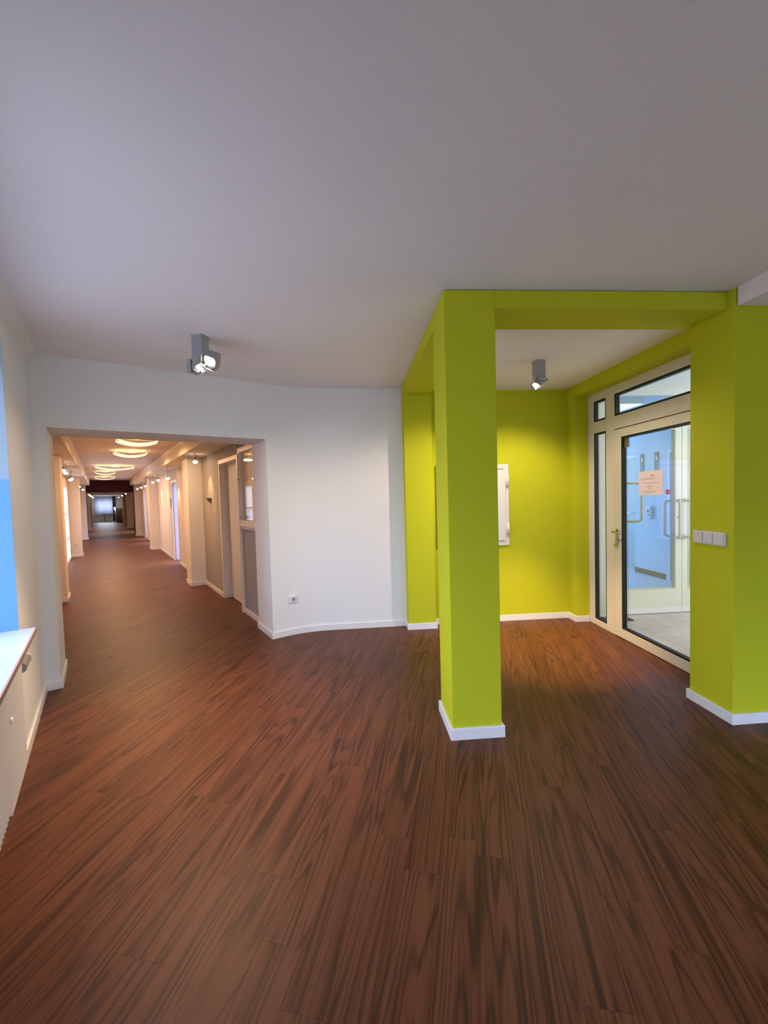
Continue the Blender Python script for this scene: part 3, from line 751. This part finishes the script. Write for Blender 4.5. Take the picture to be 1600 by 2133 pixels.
# ceilings: raised middle, lower side strips
bm = NB(); uvbox(bm, 4.73, 21.5, -0.325, 1.11, HC, HC+0.1); struct('ceiling_hall', bm, 'cream', 'raised cream ceiling of the hallway with glass lamps')
bm = NB(); uvbox(bm, 4.73, 21.5, 1.11, 1.62, HS, HC+0.1); uvbox(bm, 4.73, 21.5, LV-0.12, -0.325, HS, HC+0.1); struct('trim_3', bm, 'cream', 'lowered cream ceiling strips along both hallway sides')
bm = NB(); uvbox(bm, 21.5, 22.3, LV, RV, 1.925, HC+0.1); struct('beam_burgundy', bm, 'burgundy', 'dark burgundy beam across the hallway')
bm = NB(); uvbox(bm, 22.3, 40.4, LV-0.12, 1.62, 2.02, 2.3); struct('ceiling_hall_far', bm, 'cream', 'lower cream ceiling beyond the burgundy beam')
# wing walls in shade that carry the beam
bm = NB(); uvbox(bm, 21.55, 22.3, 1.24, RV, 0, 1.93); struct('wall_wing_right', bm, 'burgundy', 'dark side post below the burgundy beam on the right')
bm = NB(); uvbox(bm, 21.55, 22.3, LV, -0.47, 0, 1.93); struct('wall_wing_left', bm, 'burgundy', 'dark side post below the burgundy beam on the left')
# end wall with window
bm = NB()
uvbox(bm, 40.0, 40.2, LV, -0.25, 0, 2.1); uvbox(bm, 40.0, 40.2, 0.88, RV, 0, 2.1); uvbox(bm, 40.0, 40.2, -0.25, 0.88, 0, 0.72); uvbox(bm, 40.0, 40.2, -0.25, 0.88, 1.86, 2.1)
struct('wall_end', bm, 'cream', 'end wall of the hallway with a curtained window')
r = sroot('window_4', 'bright window at the far end of the hallway', (*P(40.1, 0.31), 0), ROT_UV)
bm = NB()
for (x0, x1, z0, z1) in ((-0.56, -0.51, 0.72, 1.86), (0.51, 0.56, 0.72, 1.86), (-0.51, 0.51, 0.72, 0.77), (-0.51, 0.51, 1.81, 1.86), (-0.03, 0.03, 0.77, 1.81)): box(bm, x0, x1, -0.03, 0.03, z0, z1)
link_mesh('window_frame', bm, 'frame', r)
for x0, x1 in ((-0.51, -0.03), (0.03, 0.51)):
    bm = NB(); box(bm, x0, x1, -0.004, 0.004, 0.77, 1.81); link_mesh('pane', bm, 'glass', r)
def curtain(name, u, v0, v1, z0, z1, mat, label, amp=0.025, n=14):
    bm = NB(); k = n*6; A = []; B = []
    for i in range(k+1):
        v = v0+(v1-v0)*i/k; uu = u+amp*math.sin(i/6*2*math.pi)
        A.append(bm.verts.new((*P(uu, v), z0))); B.append(bm.verts.new((*P(uu, v), z1)))
    for i in range(k): bm.faces.new((A[i], A[i+1], B[i+1], B[i]))
    o = link_mesh(name, bm, mat, None, smooth=True); m = o.modifiers.new('thick', 'SOLIDIFY'); m.thickness = 0.004
    return tag(o, label, 'curtain')
curtain('sheer_curtain', 39.8, -0.40, 0.80, 0.45, 2.0, 'sheer', 'sheer white curtain in front of the far hallway window')
curtain('curtain', 39.6, 0.80, 1.02, 0.0, 2.0, 'curtain_dark', 'dark brown curtain right of the far hallway window', n=4)
# far cupboard, table and floor lamp (a few pixels each)
r = root('cupboard', 'brown cupboard right of the far hallway window', 'cupboard', (*P(37.6, 1.17), 0), ROT_UV)
bm = NB(); box(bm, -0.24, 0.24, -0.5, 0.5, 0.04, 1.0); link_mesh('body', bm, 'cabwood', r, 0.004)
bm = NB(); box(bm, -0.26, 0.26, -0.52, 0.52, 1.0, 1.03); link_mesh('top', bm, 'cabwood', r)
for x in (-0.12, 0.12):
    bm = NB(); box(bm, x-0.11, x+0.11, -0.512, -0.5, 0.07, 0.97); d = link_mesh('door', bm, 'cabwood', r)
    bm = NB(); cyl(bm, (x*0.2, -0.513, 0.55), (x*0.2, -0.535, 0.55), 0.012, seg=8); link_mesh('knob', bm, 'steel', d)
r = root('table', 'dark narrow table below the far hallway window', 'table', (*P(39.0, 0.52), 0), ROT_UV)
bm = NB(); box(bm, -0.34, 0.34, -0.22, 0.22, 0.60, 0.66); link_mesh('tabletop', bm, 'wood_dark', r, 0.004)
for x in (-0.31, 0.31):
    for y in (-0.19, 0.19):
        bm = NB(); box(bm, x-0.02, x+0.02, y-0.02, y+0.02, 0, 0.60); link_mesh('leg', bm, 'wood_dark', r)
r = root('floor_lamp', 'small lit floor lamp beside the far cupboard', 'lamp', (*P(36.6, 0.86), 0), 0)
bm = NB(); cyl(bm, (0, 0, 0), (0, 0, 0.02), 0.11, seg=20); link_mesh('base', bm, 'frame', r)
bm = NB(); cyl(bm, (0, 0, 0.02), (0, 0, 1.0), 0.012, seg=10); link_mesh('pole', bm, 'frame', r)
bm = NB(); cyl(bm, (0, 0, 0.98), (0, 0, 1.13), 0.05, 0.035, seg=16); link_mesh('lamp_shade', bm, 'bulb_warm', r)

# reception window in the grey wall
r = sroot('window_5', 'white framed reception window in the hallway wall', (*P(5.11, 1.50), 0), ROT_UV)
bm = NB()
# local x = V (into wall +), y = U
for (y0, y1, z0, z1) in ((-0.36, -0.31, 1.17, 2.12), (0.33, 0.39, 1.17, 2.12), (-0.31, 0.33, 2.06, 2.12), (-0.31, 0.33, 1.17, 1.20)): box(bm, -0.02, 0.05, y0, y1, z0, z1)
link_mesh('window_frame', bm, 'frame', r, 0.003)
bm = NB(); box(bm, 0.01, 0.018, -0.31, 0.33, 1.20, 2.06); link_mesh('pane', bm, 'glass', r)
bm = NB(); box(bm, -0.05, 0.10, -0.37, 0.40, 1.125, 1.17); link_mesh('window_sill', bm, 'frame', r, 0.004)
bm = NB(); box(bm, -0.02, 0.05, -0.37, 0.40, 1.09, 1.125); link_mesh('apron', bm, 'frame', r)
for y in (0.345,):
    bm = NB(); cyl(bm, (-0.02, y, 1.72), (-0.05, y, 1.72), 0.010, seg=10); cyl(bm, (-0.02, y, 1.235), (-0.045, y, 1.235), 0.012, seg=10); link_mesh('window_latch', bm, 'steel', r)
# room behind the reception window
bm = NB()
uvbox(bm, 4.80, 5.45, 3.4, 3.5, 0, 2.4); uvbox(bm, 4.76, 4.80, 1.62, 3.5, 0, 2.4); uvbox(bm, 7.4, 7.5, 1.62, 3.5, 0, 2.4); uvbox(bm, 5.45, 7.5, 3.4, 3.5, 0, 2.4); uvbox(bm, 4.76, 7.5, 1.62, 3.5, 2.32, 2.42); uvbox(bm, 4.76, 7.5, 1.62, 3.5, -0.05, 0.0)
struct('wall_reception', bm, 'cream', 'cream walls of the room behind the reception window')
point('reception_lamp', (*P(6.0, 2.9), 2.0), 26, WARM, 0.08)  # added light, brightens this room instead of a hall reflection in the pane
bk = root('folder', 'dark red folder standing inside the reception window', 'folder', (*P(5.36, 1.57), 1.17), ROT_UV)
bm = NB(); box(bm, -0.02, 0.02, -0.05, 0.05, 0.0, 0.16); link_mesh('cover', bm, 'book', bk, 0.002)
bm = NB(); box(bm, -0.016, 0.016, -0.052, 0.046, 0.004, 0.156); link_mesh('pages', bm, 'lip', bk)

def hall_door(n, u0, u1, v0, hgt, label, mat='door_white', depth=0.10, casing=True, side=1):
    r = sroot('door_%d' % n, label, (*P((u0+u1)/2, v0), 0), ROT_UV)
    h2 = (u1-u0)/2
    bm = NB(); cs = 0.045
    for (y0, y1, z0, z1) in ((-h2-cs, -h2+0.012, 0, hgt+cs), (h2-0.012, h2+cs, 0, hgt+cs), (-h2+0.012, h2-0.012, hgt-0.012, hgt+cs)):
        box(bm, min(-0.012*side, depth*side), max(-0.012*side, depth*side), y0, y1, z0, z1)
    link_mesh('door_frame', bm, 'frame', r, 0.003)
    bm = NB(); box(bm, min(side*depth*0.9, side*(depth*0.9+0.04)), max(side*depth*0.9, side*(depth*0.9+0.04)), -h2+0.016, h2-0.016, 0.006, hgt-0.018)
    if mat == 'door_lilac':      # leaf swung open into the room behind
        bm.free(); bm = NB(); box(bm, 0.02, 0.90, h2-0.052, h2-0.014, 0.006, hgt-0.018)
        lf = link_mesh('door_leaf', bm, mat, r, 0.002)
        bm = NB(); cyl(bm, (0.82, h2-0.052, 1.02), (0.82, h2-0.10, 1.02), 0.009, seg=10); cyl(bm, (0.82, h2-0.10, 1.02), (0.70, h2-0.10, 1.02), 0.009, seg=10)
        link_mesh('door_handle', bm, 'steel', lf)
        return r
    lf = link_mesh('door_leaf', bm, mat, r, 0.002)
    bm = NB(); cyl(bm, (side*depth*0.9, -h2+0.09, 1.02), (side*(depth*0.9-0.05), -h2+0.09, 1.02), 0.009, seg=10)
    tube(bm, [(side*(depth*0.9-0.05), -h2+0.085, 1.02), (side*(depth*0.9-0.05), -h2+0.14, 1.02), (side*(depth*0.9-0.05), -h2+0.20, 1.02)], 0.009, seg=10)
    link_mesh('door_handle', bm, 'steel', lf)
    return r
hall_door(2, 5.52, 6.48, 1.48, 2.0, 'white door set into the grey hallway wall', 'door_white', 0.11)
hall_door(3, D2A+0.02, D2B-0.02, RV, D2H-0.03, 'pale lilac-lit doorway behind the first right pilaster', 'door_lilac', 0.10)
hall_door(4, 16.42, 17.28, RV, D2H-0.03, 'pale door behind the second right hallway pilaster', 'door_lilac', 0.10)
hall_door(5, 18.62, 19.48, RV, D2H-0.03, 'pale door before the third right hallway pilaster', 'door_lilac', 0.10)
hall_door(6, 23.52, 24.38, RV, D2H-0.03, 'pale door beyond the burgundy beam', 'door_lilac', 0.10)
# bright glazed door on the left hall wall
r = sroot('door_7', 'bright glazed door in the left hallway wall', (*P(13.15, LV), 0), ROT_UV)
bm = NB()
for (y0, y1, z0, z1) in ((-0.75, -0.68, 0, 1.93), (0.68, 0.75, 0, 1.93), (-0.68, 0.68, 1.86, 1.93), (-0.68, 0.68, 0.0, 0.07), (-0.68, 0.68, 0.58, 0.61), (-0.68, 0.68, 1.20, 1.22)): box(bm, -0.10, 0.012, y0, y1, z0, z1)
link_mesh('door_frame', bm, 'frame2', r)
for z0, z1 in ((0.07, 0.58), (0.61, 1.20), (1.22, 1.86)):
    bm = NB(); box(bm, -0.05, -0.04, -0.68, 0.68, z0, z1); link_mesh('pane', bm, 'frosted', r)

# wall bracket (small unlit bowl on the grey wall) and rail on the pilaster
r = root('wall_bracket', 'small grey bowl bracket on the grey wall beside the white door', 'bracket', (*P(7.16, RV), 1.50), ROT_UV)
bm = NB(); n = 14
prev = None
for k, (rad, z) in enumerate(((0.012, -0.075), (0.035, -0.06), (0.06, -0.035), (0.075, -0.005), (0.078, 0.0))):
    ring = [bm.verts.new((-rad*math.sin(math.pi*i/n), rad*math.cos(math.pi*i/n), z)) for i in range(n+1)]
    if prev:
        for i in range(n): bm.faces.new((prev[i], prev[i+1], ring[i+1], ring[i]))
    prev = ring
bm.faces.new(prev)
link_mesh('bowl', bm, 'lampgrey', r)
bm = NB(); box(bm, -0.008, 0.0, -0.03, 0.03, -0.11, -0.01); link_mesh('wall_plate', bm, 'lampgrey', r)
socket((*P(20.955, 1.40), 0.33), ROT_UV, 'small power socket on the third right hallway pilaster', 1.4)
socket((*P(14.345, -0.60), 0.33), ROT_UV, 'small power socket on the second left hallway pilaster', 1.0)
# small framed signs beside doors
def sign(loc, rz, w_, h, label, cat='sign'):
    r = root('door_sign', label, cat, loc, rz)
    bm = NB(); box(bm, -0.012, 0, -w_/2, w_/2, -h/2, h/2); link_mesh('plate', bm, 'signwhite', r)
    bm = NB(); frame_ring(bm, -w_/2-0.006, w_/2+0.006, -h/2-0.006, h/2+0.006, 0.008, -0.014, 0.0); link_mesh('sign_frame', bm, 'dark', r)
sign((*P(11.80, RV), 1.42), ROT_UV, 0.16, 0.19, 'small framed sign beside the lilac hallway doorway')
sign((*P(12.2, LV), 1.42), ROT_UV+math.pi, 0.14, 0.2, 'small framed sign left of the bright glazed door')

# pendant halogen lamps hanging from the hallway strips
def pendant(u, v, zb, label, aim, power, grp='small pendant lamps in the hallway', ang=70):
    r = root('pendant_lamp', label, 'lamp', (*P(u, v), HS), ROT_UV, grp)
    L = HS-zb
    bm = NB(); cyl(bm, (0, 0, -0.006), (0, 0, 0), 0.02, seg=12); cyl(bm, (0, 0, -L+0.05), (0, 0, -0.006), 0.003, seg=6); link_mesh('cable', bm, 'cable', r)
    bm = NB(); cyl(bm, (0, 0, -L+0.02), (0, 0, -L+0.055), 0.012, seg=10); link_mesh('lamp_holder', bm, 'cable', r)
    bm = NB(); bmesh.ops.create_uvsphere(bm, u_segments=14, v_segments=8, radius=0.032, matrix=Matrix.Translation((0, 0, -L-0.005)) @ Matrix.Diagonal((1.15, 1.15, 0.75, 1)))
    link_mesh('bulb', bm, 'bulb_warm', r, smooth=True)
    x, y = P(u, v); tx, ty = P(aim[0], aim[1])
    if power: spot('pendant_spot', (x, y, zb-0.045), (tx, ty, aim[2]), power, WARM, ang, 0.7, 0.02)
    return r
ORD = ('first', 'second', 'third', 'fourth', 'fifth', 'sixth', 'seventh')
for n, (u, v, z, pw) in enumerate(((7.14, 1.27, 2.08, 9), (10.44, 1.27, 1.98, 14), (12.3, 1.27, 2.02, 14), (13.6, 1.27, 2.02, 14), (16.0, 1.27, 1.99, 14), (17.8, 1.27, 2.0, 14), (19.6, 1.27, 2.0, 14))):
    pendant(u, v, z, '%s pendant halogen lamp from the opening on the hallway right side' % ORD[n], (u, RV+0.02, 1.2), pw*(2.2 if n == 0 else 1.5))
for n, (u, v, z, pw) in enumerate(((9.1, -0.50, 2.05, 14), (9.7, -0.50, 2.04, 0), (11.1, -0.50, 1.98, 14), (11.6, -0.50, 2.03, 0), (15.5, -0.50, 1.98, 12), (19.0, -0.50, 1.98, 12))):
    pendant(u, v, z, '%s pendant halogen lamp from the opening on the hallway left side' % ORD[n], (u, LV-0.02, 1.1), pw)
HSs = HS; HS = 2.02
for n, (u, v, z, pw) in enumerate(((24.5, -0.42, 1.88, 80), (27.0, -0.40, 1.86, 0), (29.5, -0.38, 1.85, 80), (33.0, -0.36, 1.82, 0), (25.0, 1.10, 1.90, 80), (28.8, 1.08, 1.86, 80), (33.5, 1.05, 1.82, 80))):
    side = 'left' if n < 4 else 'right'
    pendant(u, v, z, '%s pendant lamp beyond the burgundy beam on the %s' % (ORD[n] if n < 4 else ORD[n-4], side), (u, (LV if n < 4 else RV)*0.3, 0.0), pw, ang=110)
HS = HSs

# curved frosted glass ceiling lamps
def glass_lamp(u, vc, hw, du, label, power):
    r = root('ceiling_lamp', label, 'lamp', (*P(u, vc), HC), ROT_UV, 'curved glass ceiling lamps in the hallway')
    bm = NB(); n = 16; A = []; B = []
    for i in range(n+1):
        x = -hw+2*hw*i/n; z = -0.055-0.055*(1-(x/hw)**2)
        A.append(bm.verts.new((x, -du, z))); B.append(bm.verts.new((x, du, z)))
    for i in range(n): bm.faces.new((A[i], A[i+1], B[i+1], B[i]))
    g = link_mesh('glass_shade', bm, 'panel_glow', r, smooth=True); m = g.modifiers.new('thick', 'SOLIDIFY'); m.thickness = 0.006
    for x in (-hw+0.012, hw-0.012):
        for y in (-du+0.02, du-0.02):
            bm = NB(); cyl(bm, (x, y, -0.10), (x, y, 0.0), 0.006, seg=8); link_mesh('mounting_pin', bm, 'steel', r)
    bm = NB(); box(bm, -0.10, 0.10, -0.03, 0.03, -0.03, 0.0); link_mesh('lamp_base', bm, 'frame', r)
    x, y = P(u, vc)
    d = bpy.data.lights.new('ceiling_lamp_light', 'AREA'); d.shape = 'RECTANGLE'; d.size = 2*hw; d.size_y = 2*du; d.energy = power; d.color = WARM
    o = bpy.data.objects.new('ceiling_lamp_light', d); C.objects.link(o); o.parent = r; o.location = (0, 0, -0.122)
    point('ceiling_lamp_glow', (x, y, HC-0.045), power*0.2, WARM, 0.03)
for n, (u, vc, hw) in enumerate(((7.25, 0.50, 0.27), (9.15, 0.51, 0.27), (12.9, 0.36, 0.43), (15.2, 0.17, 0.26), (18.4, 0.18, 0.30))):
    glass_lamp(u, vc, hw, 0.22, '%s curved frosted glass lamp on the raised hallway ceiling' % ORD[n], 30)

# ------------------------------------------------------------------ porch and lobby behind the glass door
bm = NB(); box(bm, 2.66, 5.4, 2.60, 10.4, -0.05, -0.004); struct('floor_porch_base', bm, 'grout', 'grout bed below porch tiles')
fp = sroot('floor_porch', 'pale beige tiled floor of the entrance porch')
ts = 0.30
for i in range(9):
    for j in range(7):
        x0 = 2.665+i*ts; y0 = 2.605+j*ts; x1 = min(x0+ts-0.003, 5.3); y1 = min(y0+ts-0.003, 4.56)
        if y1-y0 < 0.03 or x1-x0 < 0.03: continue
        bm = NB(); box(bm, x0, x1, y0, y1, -0.004, 0.0); link_mesh('tile', bm, 'tile', fp)
bm = NB(); box(bm, 2.66, 5.3, 4.565, 10.2, -0.004, 0.0); struct('floor_lobby', bm, 'lobbyfloor', 'pale blue lobby floor behind both glass doors')
mt = tag(link_mesh('door_mat', (lambda b: (box(b, 2.72, 3.06, 4.36, 4.53, 0.0, 0.012), b)[1])(NB()), 'mat', None, 0.003), 'dark corner of an entrance mat behind the door sidelight', 'mat')
bm = NB(); box(bm, 2.66, 2.96, 4.56, 4.75, 0, 2.62); struct('wall_porch', bm, 'frame2', 'white wall strip of the entrance porch beside the inner door')
bm = NB(); box(bm, 2.66, 5.4, 2.60, 4.62, IC, IC+0.05); struct('ceiling_porch', bm, 'frame2', 'white ceiling of the entrance porch')
bm = NB(); box(bm, 5.3, 5.4, 2.6, 4.75, 0, 2.6); box(bm, 4.7, 5.3, 4.56, 4.75, 0, 2.6); struct('wall_porch_far', bm, 'frame2', 'white far walls of the entrance porch')
bm = NB(); box(bm, 2.66, 5.3, 2.60, 2.62, 0, IC); box(bm, 2.66, 2.672, 4.44, 4.56, 0, IC); struct('wall_porch_near', bm, 'frame2', 'white porch wall on the back of the green walls')
# double door 2
d2 = sroot('door_8', 'white double door with glass and kick panels inside the porch', (3.795, 4.60, 0))
bm = NB()
for (x0, x1, z0, z1) in ((-0.835, -0.775, 0, 2.60), (0.775, 0.905, 0, 2.60), (-0.775, 0.775, 2.52, 2.60), (-0.775, 0.775, 2.24, 2.31)): box(bm, x0, x1, -0.03, 0.03, z0, z1)
link_mesh('door_frame', bm, 'frame2', d2, 0.002)
bm = NB(); box(bm, -0.775, 0.775, -0.004, 0.004, 2.31, 2.52); link_mesh('pane', bm, 'glass_blue', d2)
for sd in (-1, 1):
    bm = NB()
    xa, xb = (0.003, 0.772)
    def fx(a, b): return (a, b) if sd > 0 else (-b, -a)
    for (a, b, z0, z1) in ((0.003, 0.075, 0.006, 2.235), (0.70, 0.772, 0.006, 2.235), (0.075, 0.70, 2.14, 2.235), (0.075, 0.70, 0.006, 0.285)):
        p, q = fx(a, b); box(bm, p, q, -0.025, 0.025, z0, z1)
    lf = link_mesh('door_leaf', bm, 'frame2', d2, 0.002)
    bm = NB(); p, q = fx(0.075, 0.70); ring_xz(bm, p, q, 0.285, 2.14, 0.012, -0.029, 0.029); link_mesh('glazing_bead', bm, 'cream_handle', lf)
    bm = NB(); box(bm, p+0.012*0+0.0, q, -0.004, 0.004, 0.285, 2.14); link_mesh('pane', bm, 'glass_blue', lf)
    for fb in (-1, 1):
        bm = NB(); pull(bm, (sd*0.030, fb*0.025), (sd*0.10, fb*0.115), 0.885, 1.31, 0.014); link_mesh('pull_handle', bm, 'cream_handle', lf)
    if sd < 0:
        bm = NB(); cyl(bm, (-0.04, -0.025, 1.12), (-0.04, -0.033, 1.12), 0.014, seg=12); link_mesh('lock', bm, 'dark', lf)
# lobby shell
LW = 4.92
bm = NB(); box(bm, LW, LW+0.15, 6.24, 6.98, 0, 2.6); box(bm, LW, LW+0.15, 4.75, 5.2, 0, 2.6); box(bm, LW, LW+0.15, 5.2, 6.24, 2.05, 2.6); box(bm, LW+0.1, LW+0.25, 6.98, 10.2, 0, 2.6)
struct('wall_lobby', bm, 'lobby', 'pale blue lobby wall with two signs')
bm = NB(); box(bm, 2.66, 5.3, 10.1, 10.2, 0, 2.6); box(bm, 2.56, 2.66, 4.75, 10.2, 0, 2.6); struct('wall_lobby_far', bm, 'lobby', 'pale blue far walls of the lobby')
bm = NB(); box(bm, 2.56, 5.4, 4.62, 10.2, IC, IC+0.05); struct('ceiling_lobby', bm, 'frame2', 'white lobby ceiling with light panels')
bm = NB(); box(bm, LW-0.014, LW, 6.26, 6.97, 0.0, 0.085); struct('baseboard_lobby', bm, 'signdark', 'dark skirting of the lobby wall')
def lobby_door(n, y0, y1, x, label):
    r = sroot('door_%d' % n, label, (x, (y0+y1)/2, 0)); h = (y1-y0)/2
    bm = NB(); box(bm, -0.03, 0.06, -h, -h+0.06, 0, 2.06); box(bm, -0.03, 0.06, h-0.06, h, 0, 2.06); box(bm, -0.03, 0.06, -h+0.06, h-0.06, 2.0, 2.06); link_mesh('door_frame', bm, 'lobbyframe', r, 0.002)
    bm = NB(); box(bm, 0.0, 0.04, -h+0.062, h-0.062, 0.006, 1.998); lf = link_mesh('door_leaf', bm, 'lobbydoor', r)
    bm = NB(); cyl(bm, (0, -h+0.13, 1.02), (-0.05, -h+0.13, 1.02), 0.01, seg=10); tube(bm, [(-0.05, -h+0.13, 1.02), (-0.05, -h+0.19, 1.02), (-0.05, -h+0.25, 1.02)], 0.009, seg=8); link_mesh('door_handle', bm, 'steel', lf)
    return lf
lf = lobby_door(9, 6.99, 7.95, LW+0.09, 'grey-blue lobby door left of the signs')
bm = NB(); box(bm, -0.006, 0.0, -0.12, 0.12, 1.50, 1.62); bx_ = link_mesh('door_plate', bm, 'signdark', lf); bm = NB(); box(bm, -0.008, -0.006, -0.105, 0.105, 1.515, 1.605); link_mesh('plate_face', bm, 'lobbydoor', lf)
lobby_door(10, 5.22, 6.22, LW+0.02, 'grey-blue lobby door right of the signs')
for n, (y, lb) in enumerate(((6.79, 'left of the two dark toilet signs on the lobby wall'), (6.45, 'right of the two dark toilet signs on the lobby wall'))):
    r = root('toilet_sign', lb, 'sign', (LW, y, 1.86), 0, None)
    bm = NB(); box(bm, -0.008, 0, -0.045, 0.045, 0.02, 0.18); link_mesh('sign_plate', bm, 'signdark', r)
    bm = NB(); box(bm, -0.008, 0, -0.045, 0.045, -0.16, 0.02); link_mesh('lower_plate', bm, 'signmid', r)
    bm = NB()
    a_ = [bm.verts.new((-0.011, y_, z_)) for y_, z_ in ((-0.020, 0.055), (0.020, 0.055), (0.004, 0.115), (-0.004, 0.115))]; b_ = [bm.verts.new((-0.008, v.co.y, v.co.z)) for v in a_]
    bm.faces.new(a_); bm.faces.new(b_[::-1])
    for k in range(4): bm.faces.new((a_[k], a_[(k+1) % 4], b_[(k+1) % 4], b_[k]))
    cyl(bm, (-0.011, 0, 0.138), (-0.008, 0, 0.130), 0.009, seg=12)
    link_mesh('figure', bm, 'signwhite', r)
r = root('wall_dispenser', 'small pale dispenser on the lobby wall below the signs', 'dispenser', (LW, 6.59, 1.06))
bm = NB(); box(bm, -0.05, 0, -0.05, 0.05, -0.10, 0.10); link_mesh('housing', bm, 'lobbyframe', r, 0.008)
bm = NB(); box(bm, -0.056, -0.05, -0.02, 0.02, 0.0, 0.05); link_mesh('front_panel', bm, 'signmid', r)
bm = NB(); box(bm, -0.054, -0.05, -0.025, 0.01, -0.06, -0.03); link_mesh('front_button', bm, 'signmid', r)
for n, (x0, x1, y0, y1, lb) in enumerate(((2.9, 3.70, 5.05, 5.55, 'white ceiling light panel just behind the inner door'), (2.9, 3.55, 6.3, 7.0, 'white ceiling light panel deeper in the lobby'))):
    r = root('ceiling_light', lb, 'lamp', ((x0+x1)/2, (y0+y1)/2, IC), 0, None)
    a_, b_ = (x1-x0)/2, (y1-y0)/2
    bm = NB(); box(bm, -a_, a_, -b_, b_, -0.07, 0.0); link_mesh('housing', bm, 'frame2', r, 0.003)
    bm = NB(); box(bm, -a_+0.02, a_-0.02, -b_+0.02, b_-0.02, -0.074, -0.07); link_mesh('diffuser', bm, 'tube_glow', r)
